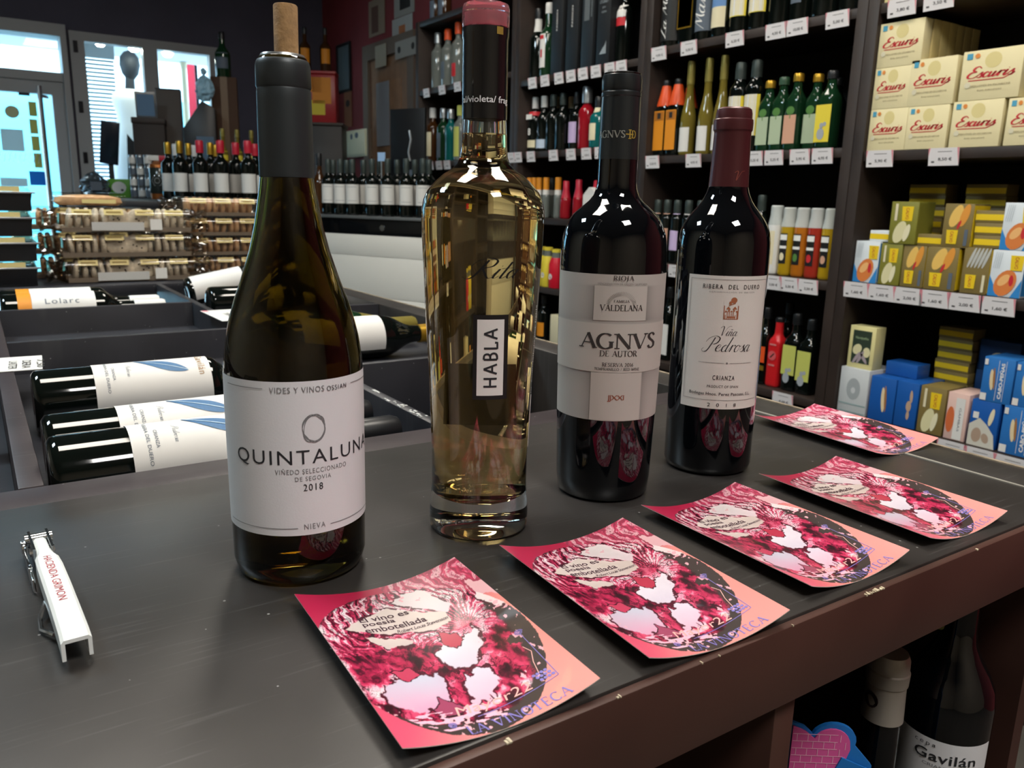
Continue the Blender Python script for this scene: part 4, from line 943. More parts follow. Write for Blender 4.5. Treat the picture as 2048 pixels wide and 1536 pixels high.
row(.74, 60, .05, [
    (1345, dict(tall, r=.040, labels=[(.02, .20, 1.2, P_blk)]), 'black bottle with white chalk script', 0, chalk('La Maja')),
    (1376, dict(tall, r=.036, sq=True, labels=[(.05, .2, .033, K_gold, 'gold_border'), (.054, .196, .030, P_blk)]), 'black square bottle with a gold framed label', .01),
    (1402, dict(tall, r=.034, labels=[(.03, .2, 1.3, P_gry)]), 'slate blue bottle with large white script', 0, lambda t, s: wrap_print(t, vtext('Maria', .11, .15, .04), I_wh, s['r'], .0014)),
    (1440, dict(tall, labels=[(.03, .09, .9, P_cream), (.09, .2, .9, P_blue)]), 'bottle with a blue and beige sea picture label'),
    (1469, dict(tall, labels=[(.05, .2, 1.05, P_yel), (.052, .2, .85, P_wht)]), 'bottle with white yellow-edged label, left of a pair,'),
    (1496, dict(tall, labels=[(.05, .2, 1.05, P_yel), (.052, .2, .85, P_wht)]), 'bottle with white yellow-edged label, right of a pair,'),
    (1530, tall, 'plain black bottle left of a grey printed one'), (1562, dict(tall, labels=[(.05, .2, .5, P_gry)]), 'black bottle with a narrow grey print'),
    (1625, dict(tall, r=.042, labels=[(.14, .22, .9, P_lime)]), 'wide black bottle with a lime green label'),
    (1672, dict(tall, r=.038, labels=[(.05, .2, 1.0, P_gry)]), 'black bottle with a grey blue label')], 'bottles on the upper wine shelf', 'on the upper wine shelf')
orange = dict(h=.25, r=.027, nr=.012, s0=.56, s1=.98, glass=G_blk, cap=K_blk, cap0=.93, sq=True, labels=[(.02, .15, .0245, P_or)])
def orange_neck(t, s):
    put('neck_sleeve', MB().lathe([(.165, .0290), (.17, .0295), (.225, .0165), (.233, .0150), (.233, .012)], 20).mesh('neck_sleeve', True, angle=40), K_or, t)
    flat_print(t, merge(rect2(-.0215, .0215, .118, .147)), mat('dull orange print', '#a8661a', .6), s['r'] - .0002, 'print_panel'); flat_print(t, merge(rect2(-.008, .008, .124, .143)), I_dk, s['r'] + .0003, 'emblem')
slim = dict(h=.30, r=.026, nr=.0115, s0=.35, s1=.72, glass=G_str, cap=K_olive, cap0=.76, labels=[(.012, .09, .95, P_wht)])
bl_wh = dict(h=.27, r=.030, nr=.015, s0=.70, s1=.82, glass=G_blk, cap=K_slate, cap0=.82, labels=[(.05, .17, 1.25, P_yel), (.05, .17, .9, P_wht)])
oil = dict(h=.205, r=.0235, nr=.012, s0=.62, s1=.86, glass=G_grn, cap=K_gold, cap0=.9, sq=True, capr=1.25)
def tree(t, s):
    r = s['r']; flat_print(t, merge(ell2(0, .112, .014, .012, 14)), I_gn, r, 'tree_print'); flat_print(t, merge(rect2(-.0015, .0015, .09, .104)), I_gn, r, 'tree_print')
def bird(t, s): flat_print(t, merge(ell2(-.003, .04, .012, .016, 12), ell2(.008, .066, .006, .006, 10), ell2(-.002, .062, .006, .008, 10)), mat('grey bird print', '#9aa0a6', .6), s['r'] + .0002, 'bird_print')
row(.388, 250, .05, [
    (1319, orange, 'square bottle with orange sleeve and label, left of a pair,', 0, orange_neck), (1341, orange, 'square bottle with orange sleeve and label, right of a pair,', 0, orange_neck),
    (1376, orange, 'orange sleeved square bottle behind the slim straw coloured ones', .09, orange_neck),
    (1371, slim, 'slim straw coloured bottle, first of three from left,'), (1411, slim, 'slim straw coloured bottle, second of three from left,'), (1441, slim, 'slim straw coloured bottle, third of three from left,'),
    (1475, bl_wh, 'black bottle with yellow-edged white label, left of a pair,'), (1511, bl_wh, 'black bottle with yellow-edged white label, right of a pair,'),
    (1527, dict(oil, labels=[(.02, .1, .021, P_sage)]), 'green gold-capped oil bottle with sage label, leftmost of four,', 0, tree), (1561, dict(oil, h=.21, cap=mat('dark green cap', '#2c4a34', .4), labels=[(.02, .1, .021, P_sage)]), 'green oil bottle with sage tree label and green cap', 0, tree),
    (1589, dict(oil, h=.215, labels=[(.02, .1, .021, P_rose)]), 'green oil bottle with peach tree label', 0, tree), (1628, dict(oil, h=.21, labels=[(.02, .1, .021, P_sage)]), 'green oil bottle with sage tree label, beside a yellow label,', .02, tree),
    (1656, dict(oil, h=.208, r=.026, cap=K_blk, labels=[(.018, .118, .0245, P_yel)]), 'dark oil bottle with a big yellow bird label', -.012, bird),
    (1668, dict(oil, glass=G_blk, cap=K_blk), 'plain black oil bottle at the right end', .09)], 'bottles on the olive oil shelf', 'on the olive oil shelf')
liq = dict(h=.215, r=.0215, nr=.012, s0=.7, s1=.82, glass=G_blk, cap=K_slate, cap0=.80)
spray = dict(h=.20, r=.0225, nr=.014, s0=.72, s1=.80, cap=mat('clear spray cap', '#c9cfcc', .2, alpha=.75), cap0=.72, capr=1.35)
def splabel(pic):
    def f(t, s):
        wrap_print(t, rect2(-.013, .013, .035, .125, 4), P_blk, s['r'], .0008, 'label'); wrap_print(t, rect2(-.012, .012, .105, .121, 4), I_wh, s['r'], .0012, 'brand_print'); wrap_print(t, rect2(-.012, .012, .08, .088, 4), I_wh, s['r'], .0012, 'strip_print'); wrap_print(t, ell2(0, .056, .008, .012, 10), pic, s['r'], .0012, 'picture')
    return f
G_oy = mat('golden oil', '#a8891a', .1); G_oo = mat('orange oil', '#a8631a', .1); G_or = mat('chilli oil', '#9a2f22', .1)
row(.025, 500, .05, [
    (1309, dict(liq, labels=[(.06, .17, 1., P_rose)]), 'slate capped liqueur with peach label'), (1330, dict(liq, labels=[(.06, .17, 1., P_rose)]), 'slate capped liqueur with pink label between two bottles'), (1350, dict(liq, labels=[(.045, .17, 1., P_lil)]), 'slate capped liqueur with lilac label'), (1372, dict(liq, labels=[(.045, .17, 1., P_wht)]), 'slate capped liqueur with white and orange fruit label', 0, lambda t, s: wrap_print(t, ell2(.004, .085, .012, .014, 12), mat('fruit print', '#d9572b', .6), s['r'], .0012, 'fruit_print')), (1396, dict(liq, labels=[(.06, .17, 1., P_or)]), 'slate capped liqueur with orange label'),
    (1430, dict(liq, labels=[(.06, .17, 1., P_wht)]), 'slate capped liqueur with white label behind the capsule'), (1516, dict(liq, h=.235), 'dark tall liqueur'),
    (1552, dict(spray, h=.205, glass=K_wht, labels=[(.03, .13, .6, P_cream)]), 'white creamy spray bottle'),
    (1572, dict(spray, glass=G_oy), 'golden garlic oil spray bottle', 0, splabel(P_cream)), (1602, dict(spray, glass=G_oo), 'amber herb oil spray bottle', 0, splabel(I_gn)), (1627, dict(spray, glass=G_or), 'red chilli oil spray bottle', 0, splabel(I_rd)), (1653, dict(spray, glass=G_oy), 'golden oil spray bottle at the right end', 0, splabel(P_rose)),
    (1590, dict(spray, glass=G_oy, h=.19), 'golden oil spray bottle in the back row', .07)], 'bottles on the spray oil shelf', 'on the spray oil shelf')
vin = dict(h=.235, r=.024, nr=.0125, s0=.62, s1=.80, glass=G_blk, cap=K_blk, cap0=.86, sq=True)
row(-.32, 760, .05, [
    (1330, dict(vin, h=.26, labels=[(.02, .13, .022, P_wht)]), 'black bottle with a white label seen between the two wine bottles'), (1523, dict(vin, h=.24, labels=[(.045, .06, .022, K_gold, 'band'), (.07, .12, .022, K_or, 'fruit_print')]), 'black bottle with an orange fruit label'),
    (1549, dict(vin, h=.215, r=.0225, glass=mat('red lacquer', '#c01d22', .3), cap=K_blk, cap0=.94), 'red lacquered square bottle', 0, lambda t, s: (flat_print(t, merge(ell2(0, .098, .015, .015, 18)), mat('pale red ring print', '#c9565a', .5), s['r'], 'ring_print'), flat_print(t, poly2([(-.009, .092), (.006, .107), (.008, .104), (-.004, .09)]), I_dk, s['r'] + .0003, 'chilli_print'), flat_print(t, merge(rect2(-.012, .012, .13, .135), rect2(-.012, .012, .066, .071)), mat('pale red print', '#c77a78', .5), s['r'], 'lettering'))),
    (1584, dict(vin, r=.025, labels=[(.05, .14, .0235, P_lime)]), 'black bottle with lime bird label, left of a pair,', 0, bird), (1612, dict(vin, r=.025, h=.225, labels=[(.04, .13, .0235, P_lime)]), 'black bottle with lime bird label, right of a pair,', 0, bird),
    (1566, dict(vin, h=.25), 'plain dark bottle in the back row', .10)], 'bottles on the vinegar shelf', 'on the vinegar shelf')
gin = dict(h=.29, r=.036, nr=.015, s0=.58, s1=.72, glass=G_grn, cap=K_wht, cap0=.86)
row(.72, 120, .06, [
    (1054, dict(gin, labels=[(.04, .17, .55, P_wht)]), 'green gin bottle with white label', 0, lambda t, s: wrap_print(t, merge(rect2(-.012, .012, .15, .165, 3), rect2(-.005, .005, .08, .11, 2)), I_rd, s['r'], .0012, 'red_print')),
    (1073, dict(gin, h=.28, glass=G_blk, cap=K_blk, labels=[(.19, .25, .9, P_wht)]), 'black bottle with a white neck label'),
    (1090, dict(gin, h=.27, r=.022, glass=G_blk, cap=K_blk, labels=[(.05, .1, .7, P_gry)]), 'slim black bottle with small grey label'),
    (1246, dict(gin, h=.30, r=.030, glass=G_blk, cap=K_red, labels=[(.16, .2, .9, P_wht), (.13, .158, .9, I_rd, 'red_band')]), 'black bottle with white and red bands')], 'bottles on the gift box shelf', 'on the gift box shelf')
def giftbox(px, w, h, m, desc, prints=()):
    y = yx(px, 120, .012); t = thing('gift_box', desc + ' on the gift box shelf', 'gift box', (SX + .012, y, .72), 0, 'black gift boxes')
    put('carton', MB().box(0, .08, -w / 2, w / 2, 0, h).mesh('carton', True, .0015), m, t)
    put('lid_seam', MB().box(-.0004, .0804, -w / 2 - .0004, w / 2 + .0004, h * .8, h * .8 + .002), K_blk, t)
    for nm, vf, mm in prints: put(nm, lay(nm, vf, lambda x, z: (-.0009, -x, z)), mm, t)
cb = mat('matt black carton', '#17191c', .55)
heart = lambda z: merge(ell2(-.008, z + .004, .009, .009, 14), ell2(.008, z + .004, .009, .009, 14), poly2([(-.016, z), (0, z - .018), (.016, z)]))
giftbox(1112, .074, .345, cb, 'tall black gift box with a teal heart', [('heart_print', heart(.31), mat('teal print', '#2aa3b5', .5)), ('lettering', (lambda q: ([(x, y + .2) for x, y in q[0]], q[1]))(rot2(fit(sans('PASSION'), 0, 0, .075, .008), PI / 2)), I_wh)])
giftbox(1142, .074, .345, cb, 'tall black gift box with a pink heart', [('heart_print', heart(.31), mat('pink print', '#d9486a', .5)), ('lettering', (lambda q: ([(x, y + .2) for x, y in q[0]], q[1]))(rot2(fit(sans('PASSION'), 0, 0, .075, .008), PI / 2)), I_wh)])
giftbox(1172, .068, .34, mat('charcoal carton', '#202428', .5), 'charcoal gift box with a silver window', [('silver_print', merge(rect2(-.02, .012, .17, .28), rect2(.02, .026, .18, .28)), mat('dull silver print', '#6a7072', .4, .3))])
giftbox(1204, .074, .345, cb, 'black gift box with white lettering and grapes', [('lettering', merge(fit(sans('STONEY'), 0, .22, .05, .010), fit(sans('DRY'), 0, .20, .02, .007), fit(sans('GIN'), 0, .185, .026, .007)), mat('pewter print', '#8b9498', .5)), ('grape_print', poly2([(-.018, .04), (.02, .04), (.02, .085), (.012, .07), (0, .06)]), MATS['pewter print'] if 'pewter print' in MATS else mat('pewter print', '#8b9498', .5))])
sp = dict(h=.225, r=.031, nr=.013, s0=.6, s1=.76, glass=G_blk, cap=K_wht, cap0=.8)
def ribbon_bow(t, s):
    put('ribbon', MB().lathe([(.150, .024), (.150, .030), (.166, .026), (.166, .02)], 18).mesh('ribbon', True), I_rd, t)
    put('ribbon_tail', MB().box(-.034, -.031, -.02, .02, .135, .155), I_wh, t)
row(.428, 250, .06, [
    (1048, dict(sp, labels=[(.02, .05, 1., P_cream)]), 'black bottle with white cap and red ribbon', 0, lambda t, s: (ribbon_bow(t, s), wrap_print(t, fit(sans('8', .03), 0, .085, .018, .028), I_wh, s['r'], .001))),
    (1072, dict(sp, labels=[(.015, .05, 1.1, mat('pale blue label', '#b9c9dc', .6))]), 'bottle with pale blue mountain label', 0, lambda t, s: wrap_print(t, poly2([(-.022, .05), (-.004, .088), (.006, .07), (.022, .05)]), MATS['pale blue label'], s['r'], .0008, 'mountain_print')),
    (1101, dict(sp, cap=K_slate), 'dark bottle with cream triangle label, left of a pair,', 0, lambda t, s: wrap_print(t, poly2([(-.034, .02), (-.034, .12), (.03, .065)]), P_cream, s['r'], .0012, 'label')),
    (1128, dict(sp, cap=K_slate), 'dark bottle with cream triangle label, right of a pair,', 0, lambda t, s: wrap_print(t, poly2([(-.034, .02), (-.034, .12), (.03, .065)]), P_cream, s['r'], .0012, 'label')),
    (1150, dict(sp, cap=K_blk, labels=[(.03, .11, .9, P_lil)]), 'dark bottle with lilac flower label', .02), (1173, dict(sp, h=.235, r=.033, glass=G_red, cap=K_sil, cap0=.74, capr=1.6), 'ruby bottle with silver cap'),
    (1112, dict(sp, h=.235, cap=P_cream), 'dark bottle with a tall cream cap in the back row', .10), (1142, dict(sp, h=.225, cap=P_cream), 'dark bottle with a short cream cap in the back row', .10),
    (1196, dict(sp, h=.19, r=.033, glass=G_teal, cap=K_blk, labels=[(.03, .15, .6, P_cream)]), 'teal bottle with a cream figure label', -.01)], 'bottles on the liqueur shelf', 'on the liqueur shelf')
mini = dict(h=.165, r=.017, nr=.011, s0=.5, s1=.66, glass=G_clr, cap=P_or, cap0=.62, capr=1.2)
def band(t, s): put('neck_band', MB().lathe([(.095, .0125), (.095, .015), (.115, .0142), (.115, .012)], 16).mesh('neck_band', True), P_wht, t)
row(.158, 420, .05, [(px, mini, 'clear miniature with orange cap, %s from left,' % ORD[i], 0, band) for i, px in enumerate((1047, 1061, 1075, 1091, 1115))] + [(1055, dict(mini, cap=P_blue), 'clear miniature with blue cap', .05, band), (1103, dict(mini, cap=I_dk), 'clear miniature with dark cap', .05, band),
    (1131, dict(mini, h=.15, r=.023, glass=G_red, cap=K_red, cap0=.55), 'small red cone bottle, left of a pair,'), (1156, dict(mini, h=.155, r=.023, glass=G_red, cap=K_red, cap0=.55), 'small red cone bottle, right of a pair,')], 'miniatures on the shelf', 'on the miniature shelf')
def carton(nm, lab, cat, px0, px1, py, z, h, d, m, dx=.012, grp=None):
    y1 = yx(px0, py, dx); y0 = yx(px1, py, dx); t = thing(nm, lab, cat, (SX + dx, (y0 + y1) / 2, z), 0, grp)
    put('carton', MB().box(0, d, -(y1 - y0) / 2, (y1 - y0) / 2, 0, h).mesh('carton', True, .001), m, t); return t, y1 - y0
t, w = carton('milk_carton', 'white gable carton with red tip beside the small red bottles', 'carton', 1165, 1192, 410, .158, .095, .06, P_wht)
put('gable', MB().prism([(-w / 2, .095), (w / 2, .095), (.006, .125), (-.006, .125)], 0, .06).xf(Matrix(((0, 0, 1, 0), (1, 0, 0, 0), (0, 1, 0, 0), (0, 0, 0, 1)))), P_wht, t); put('red_tip', MB().lathe([(.115, 0), (.115, .012), (.15, .009), (.152, 0)], 14, .03).mesh('red_tip', True), K_red, t)
def pouch(px, py, z, h, w, m, lab, capm):
    y = yx(px, py, .03); t = thing('juice_bottle', lab, 'bottle', (SX + .03, y, z), 0, 'bright small drink bottles')
    put('body', MB().lathe([(0, 0), (0, w * .46), (.006, w * .5), (h * .62, w * .5), (h * .78, w * .36), (h * .8, 0)], 18).mesh('body', True, angle=40), m, t)
    put('neck', MB().lathe([(h * .78, 0), (h * .78, w * .34), (h * .92, w * .3), (h * .92, 0)], 16).mesh('neck', True, angle=40), G_clr, t); put('cap', MB().lathe([(h * .92, 0), (h * .92, w * .32), (h, w * .32), (h, 0)], 16).mesh('cap', True, angle=40), capm, t)
    put('emblem', lay('emblem', ell2(0, h * .3, w * .2, w * .2, 12), on_rev([(0, w / 2), (1, w / 2)], PI, .001)), P_wht, t)
pouch(1096, 540, -.128, .165, .058, P_yel, 'yellow drink bottle with yellow cap on the low shelf', P_yel); pouch(1112, 545, -.128, .16, .062, mat('red sleeve', '#c4142c', .4), 'red drink bottle standing in front of the yellow one', P_yel); pouch(1082, 540, -.128, .165, .058, P_yel, 'yellow drink bottle at the left, half behind the rosé bottle', P_yel)
carton('white_box', 'plain white box on the lowest liqueur shelf', 'box', 1100, 1124, 660, -.37, .13, .08, P_cream)
row(-.37, 650, .06, [(1088, dict(sp, h=.2, cap=K_blk, labels=[(.02, .08, .9, P_or)]), 'small dark bottle with orange label')], 'bottles low on the wall', 'on the lowest liqueur shelf')
vod = dict(h=.27, r=.034, nr=.014, s0=.64, s1=.78, glass=G_clr, cap=K_or, cap0=.82, capr=1.3)
row(.765, 130, .06, [(876, dict(vod, cap=K_sil), 'clear spirit bottle with silver cap'), (896, dict(vod, labels=[(.04, .12, .5, P_gry)]), 'clear spirit bottle with orange cap and grey label'), (917, dict(vod, h=.285, labels=[(.04, .1, .6, I_rd)]), 'clear spirit bottle with orange cap and red label'), (942, dict(vod, h=.27), 'clear spirit bottle with orange cap beside the rosé bottle neck')], 'clear spirit bottles', 'on the upper far shelf')
row(.41, 280, .06, [(864, dict(vod, glass=G_amb, cap=K_wht, labels=[(.03, .15, .8, P_cream)]), 'dark bottle with white cap and tan label'), (887, dict(vod, h=.26, glass=G_grn, cap=K_sil, labels=[(.02, .14, .6, P_gry)]), 'green bottle with grey label'), (902, dict(vod, h=.25, r=.03, glass=G_teal, cap=K_sil), 'teal gin bottle'), (921, dict(vod, h=.26, cap=P_lime, labels=[(.02, .16, .8, P_lime)]), 'clear bottle with lime label and cap'), (945, dict(vod, h=.26, cap=K_sil, labels=[(.02, .12, .8, P_wht)]), 'clear bottle with white label')], 'gin bottles', 'on the lower far shelf')
row(1.092, 10, .08, [(869, dict(vod, glass=G_amb, labels=[(.01, .1, .7, P_gry)]), 'dark bottle with grey label, left of two,'), (890, dict(vod, glass=G_amb, labels=[(.01, .1, .7, P_gry)]), 'dark bottle with grey label, right of two,')], 'bottles on top of the far unit', 'on top of the far shelving unit')
# ------------------------------------------------------------------ tinned seafood boxes
def tin(name, lab, cat, px0, px1, pyt, pyb, z, depth, m, prints=(), dx=.01, grp=None, bev=.001):
    """carton whose front face spans the given columns at shelf depth; z = what it stands on; returns top height"""
    pm = (pyt + pyb) / 2; y1 = min(yx(px0, pm, dx), 1.3385); y0 = yx(px1, pm, dx); w = y1 - y0; h = at_x((px0 + px1) / 2, pyt, SX + dx).z - at_x((px0 + px1) / 2, pyb, SX + dx).z
    t = thing(name, lab, cat, (SX + dx, (y0 + y1) / 2, z), 0, grp)
    put('carton', MB().box(0, depth, -w / 2, w / 2, 0, h).mesh('carton', True, bev), m, t)
    for i, (nm, vf, mm) in enumerate(prints):
        put(nm, lay(nm, vf, lambda u, v, k=i: (-.0005 - .00025 * k, w * (.5 - u), h * v)), mm, t)
    return z + h + .0006, w, h, t
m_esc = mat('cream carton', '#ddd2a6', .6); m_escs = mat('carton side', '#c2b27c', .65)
script_esc = script('Escuris', .035, .075, .3)
esc_p = [('medallion_print', ell2(.52, .78, .14, .16, 18), mat('pale gold print', '#d3c58a', .6)), ('lettering', merge(fit(script_esc, .5, .56, .80, .24), rule(.14, .40, .72, .40, .018), rule(.72, .40, .9, .50, .018)), I_rd),
         ('blue_seal', rect2(.07, .17, .83, .95), mat('blue seal print', '#4a9ab8', .5)), ('orange_seal', ell2(.25, .89, .045, .05, 10), mat('orange seal print', '#d9863a', .5)), ('small_lettering', merge(fit(sans('MEJILLONES EN ESCABECHE'), .52, .28, .66, .045), fit(sans('RIAS GALLEGAS'), .52, .19, .40, .03)), mat('brown print', '#6b5b3a', .6)), ('grey_seal', ell2(.14, .31, .055, .06, 12), mat('pale grey print', '#cfc9ae', .6))]
word_e = ['bottom row, first from left', 'bottom row, second from left', 'bottom row, third from left', 'bottom row, cut off at right', 'middle row, left', 'middle row, right', 'single box on top at left', 'upper box of the right stack']
zA = .376; tops = {}
for i, (a, b, pt, pb, on, deep) in enumerate([(1733, 1812, 218, 301, None, 1), (1813, 1894, 213, 299, None, 4), (1902, 2002, 203, 296, None, 4), (2012, 2112, 196, 292, None, 2), (1743, 1818, 135, 217, 0, 1), (1819, 1910, 118, 212, 1, 4), (1757, 1845, 45, 134, 4, 7), (1922, 2042, 102, 202, 2, 3)]):
    z = zA if on is None else tops[on]
    tops[i], w, h, t = tin('tin_box', 'cream tin box with red script, ' + word_e[i], 'box', a, b, pt, pb, z, .034, m_esc, esc_p, .008, 'cream seafood tin boxes')
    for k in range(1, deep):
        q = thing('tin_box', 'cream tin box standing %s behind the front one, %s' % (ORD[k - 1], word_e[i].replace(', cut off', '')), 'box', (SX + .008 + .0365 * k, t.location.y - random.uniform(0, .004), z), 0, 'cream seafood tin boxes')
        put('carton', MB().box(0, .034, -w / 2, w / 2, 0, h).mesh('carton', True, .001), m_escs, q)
for i, (a, b) in enumerate(((1752, 1798), (1830, 1900))):
    tin('tin_box', 'pale yellow carton on the top seafood shelf, ' + ('left' if i == 0 else 'right'), 'box', a, b, -70, 6 - i * 14, .74, .06, mat('pale yellow carton', '#e0d79a', .6), [('band_print', rect2(0, 1, .12, .3), P_wht)], .01, 'cartons on the top seafood shelf')
# yellow brand boxes
m_brn = mat('brown carton', '#7d6c3d', .5); m_olv = mat('olive carton', '#7c7a2e', .5); m_wbl = mat('white blue carton', '#d3dbe0', .5); m_yel2 = mat('yellow print', '#e2c21e', .5); m_fil = mat('fillet print', '#e0b860', .5); m_fil2 = mat('orange fillet print', '#d8923a', .5); m_fish = mat('pale fish print', '#d3cda0', .5); m_bl2 = mat('bright blue print', '#2c7fc0', .5); m_mus = mat('mussel print', '#d27a3c', .5); m_gr = mat('silver fish print', '#b7b9b4', .5)
brand = lambda x, y, w, h: [('brand_print', poly2([(x - w / 2, y + h / 2), (x - w / 2 + .03, y - h / 2), (x + w / 2 - .02, y - h / 2), (x + w / 2, y + h / 2)]), m_yel2), ('lettering', rot2(([(p[0], p[1]) for p in fit(sans('CALVO', .02), 0, 0, h * .8, w * .28)[0]], fit(sans('CALVO', .02), 0, 0, h * .8, w * .28)[1]), -PI / 2), mat('rust print', '#b4552e', .5))]
def sh2(vf, x, y): return [(a + x, b + y) for a, b in vf[0]], vf[1]
def calvo(x, y, w, h): b = brand(x, y, w, h); return [b[0], ('lettering', sh2(b[1][1], x, y), b[1][2])]
leaf = lambda x, y, w, h, a: sh2(rot2(ell2(0, 0, w, h, 16), a), x, y)
musp = [('blue_print', poly2([(0, 0), (0, .45), (.35, .0)]), m_bl2), ('blue_print', poly2([(.7, 0), (1, 0), (1, .4)]), m_bl2), ('mussel_print', leaf(.5, .3, .36, .26, .5), m_mus), ('mussel_print', leaf(.45, .36, .2, .1, .5), mat('light mussel print', '#e6b070', .5)), ('red_print', leaf(.68, .36, .07, .12, 0), I_rd)] + calvo(.78, .74, .4, .32) + [('grey_lettering', merge(*[rule(.08 + .06 * k, .6, .14 + .06 * k, .95, .012) for k in range(4)]), mat('grey print', '#9aa3a8', .6))]
olvp = [('fish_print', leaf(.4, .28, .3, .2, .9), m_fish), ('fish_print', leaf(.66, .27, .10, .22, -.4), mat('cream fish print', '#dcd6b4', .5))] + calvo(.62, .72, .42, .34) + [('side_strip', rect2(.16, .26, .55, .95), P_cream)]
golp = [('fillet_print', leaf(.42, .72, .3, .17, .9), m_fil), ('fillet_print', leaf(.72, .74, .28, .13, 1.1), m_fil2), ('red_print', leaf(.56, .52, .04, .12, -.5), I_rd), ('side_strip', rect2(.78, .9, .05, .42), P_gry)] + calvo(.36, .24, .4, .32)
stripe = [('fish_print', leaf(.3 + .14 * k, .78, .05, .26, -.55), m_gr) for k in range(5)] + calvo(.36, .26, .4, .3) + [('side_strip', rect2(.8, .9, .05, .42), P_cream)]
zB = .032; TB = {}
for i, (a, b, pt, pb, on, m, pr, lab) in enumerate([
    (1706, 1756, 485, 568, None, m_wbl, musp, 'white and blue mussel box, leftmost of the bottom row'), (1759, 1801, 489, 572, None, m_olv, olvp, 'olive box with pale fish, second of the bottom row'),
    (1803, 1849, 494, 578, None, m_brn, golp, 'brown box with one fillet, third of the bottom row'), (1850, 1913, 498, 585, None, m_brn, golp, 'brown box with orange fillets, fourth of the bottom row'),
    (1923, 1977, 502, 595, None, m_brn, stripe, 'brown box with striped anchovies, fifth of the bottom row'), (1979, 2045, 508, 602, None, m_wbl, musp, 'white and blue mussel box, rightmost of the bottom row'),
    (1780, 1834, 404, 489, 1, m_olv, olvp, 'olive box with pale fish, standing on the bottom row'), (1886, 1944, 408, 496, 3, m_brn, golp, 'golden fillet box, standing on the bottom row'), (2004, 2070, 410, 506, 5, m_wbl, musp, 'white and blue mussel box, standing on the bottom row at right')]):
    z = zB if on is None else TB[on] if on != 1 else max(TB[1], TB[2])
    TB[i], w, h, t = tin('fish_tin_box', lab + ' of yellow brand tins', 'box', a, b, pt, pb, z, .075, m, pr, .012 + .002 * (i % 3), 'yellow brand fish tin boxes')
    put('side_print', MB().box(.002, .073, -w / 2 - .0005, -w / 2, .004, h - .004), m_yel2 if m is m_brn else m_bl2 if m is m_wbl else m, t)
def flat(lab, y, z, n, x=.05, m=m_brn, wd=.1, ms=m_yel2):
    for k in range(n):
        t = thing('flat_tin_box', lab + (', %s from the bottom' % ORD[k] if n > 1 else ''), 'box', (SX + x, y + (k % 3 - 1) * .002, z + k * .0292), 0, 'flat lying tin boxes')
        put('carton', MB().box(0, .06, -wd / 2, wd / 2, 0, .0288).mesh('carton', True, .001), m, t); put('stripe_print', MB().box(-.0006, 0, -wd / 2 + .001, wd / 2 - .001, .006, .02), ms, t)
flat('blue and yellow flat tin box lying on the left mussel box', yx(1757, 475, .02), TB[0], 1, .02, m_wbl, .055)
flat('yellow striped flat tin box lying between the two standing boxes', yx(1862, 480, .02), max(TB[2], TB[3]), 1, .02, m_brn, .075)
flat('flat yellow striped box beside the golden fillet box', yx(1976, 480, .02), TB[4], 3, .02, m_brn, .07)
flat('dim flat box in the left back pile of yellow tins', yx(1858, 400, .16), zB, 9, .15)
flat('dim flat box in the right back pile of yellow tins', yx(1975, 400, .16), zB, 9, .15)
# lowest visible shelf
zC = -.335
m_wg = mat('white grey carton', '#c3c7c8', .5); m_db = mat('royal blue carton', '#15539f', .45); m_cy = mat('cyan blue carton', '#2a6fb5', .45); m_pk = mat('pink white carton', '#d9b7ac', .5); m_raz = mat('razor clam print', '#d8c8a0', .5); m_razd = mat('brown clam print', '#9a6a3c', .5)
clam = lambda x, y, s: [('clam_print', leaf(x, y, .055 * s, .19 * s, .12), m_raz), ('clam_print', leaf(x + .06 * s, y + .03, .03 * s, .2 * s, .12), m_razd)]
TC = {}
TC[0] = tin('seafood_box', 'white box with grey scallop emblem at the left of the low shelf', 'box', 1669, 1734, 746, 838, zC, .12, m_wg, [('scallop_print', ell2(.5, .55, .24, .24, 18), mat('grey scallop print', '#9da3a5', .5)), ('scallop_print', ell2(.5, .52, .08, .07, 10), m_wg), ('line_print', rect2(.02, .98, .2, .225), mat('teal line print', '#8fa7a8', .5)), ('line_print', rect2(.02, .98, .03, .05), MATS['teal line print'])], .01)
tin('seafood_box', 'small cream box with green and fish picture standing on the white box', 'box', 1696, 1748, 662, 747, TC[0][0], .045, mat('cream yellow carton', '#d8cf94', .5), [('picture_print', rect2(.14, .86, .12, .9), mat('dark green print', '#2c3a2c', .5)), ('fish_print', merge(leaf(.35, .45, .18, .12, .3), leaf(.72, .4, .14, .12, 0)), m_fish), ('fish_print', merge(leaf(.35, .25, .2, .05, .8), leaf(.5, .27, .2, .05, .9), leaf(.64, .25, .18, .05, -.7)), mat('grey pink print', '#a09298', .5)), ('lettering', fit(sans('Navajuelas'), .5, .72, .5, .08), mat('soft green print', '#9db48a', .5))], .02)
TC[1] = tin('seafood_box', 'royal blue box with razor clams beside the white box', 'box', 1738, 1789, 757, 846, zC, .12, m_db, clam(.55, .5, 1.5), .01, 'blue seafood boxes')
TC[2] = tin('seafood_box', 'royal blue box with mussels, right of the razor clam one', 'box', 1790, 1834, 766, 858, zC, .12, m_db, [('mussel_print', merge(leaf(.7, .7, .07, .14, .1), leaf(.62, .48, .12, .12, 0), leaf(.62, .28, .07, .1, 0)), mat('tan mussel print', '#b79a80', .5))], .01, 'blue seafood boxes')
tin('seafood_box', 'deep blue box lying at the back behind the blue pair', 'box', 1770, 1834, 735, 762, max(TC[1][0], TC[2][0]), .06, m_db, (), .06, 'blue seafood boxes')
TC[3] = tin('fish_tin_box', 'olive box with pale squid on the low shelf', 'box', 1836, 1888, 780, 875, zC, .09, m_brn, olvp, .01, 'yellow brand fish tin boxes')
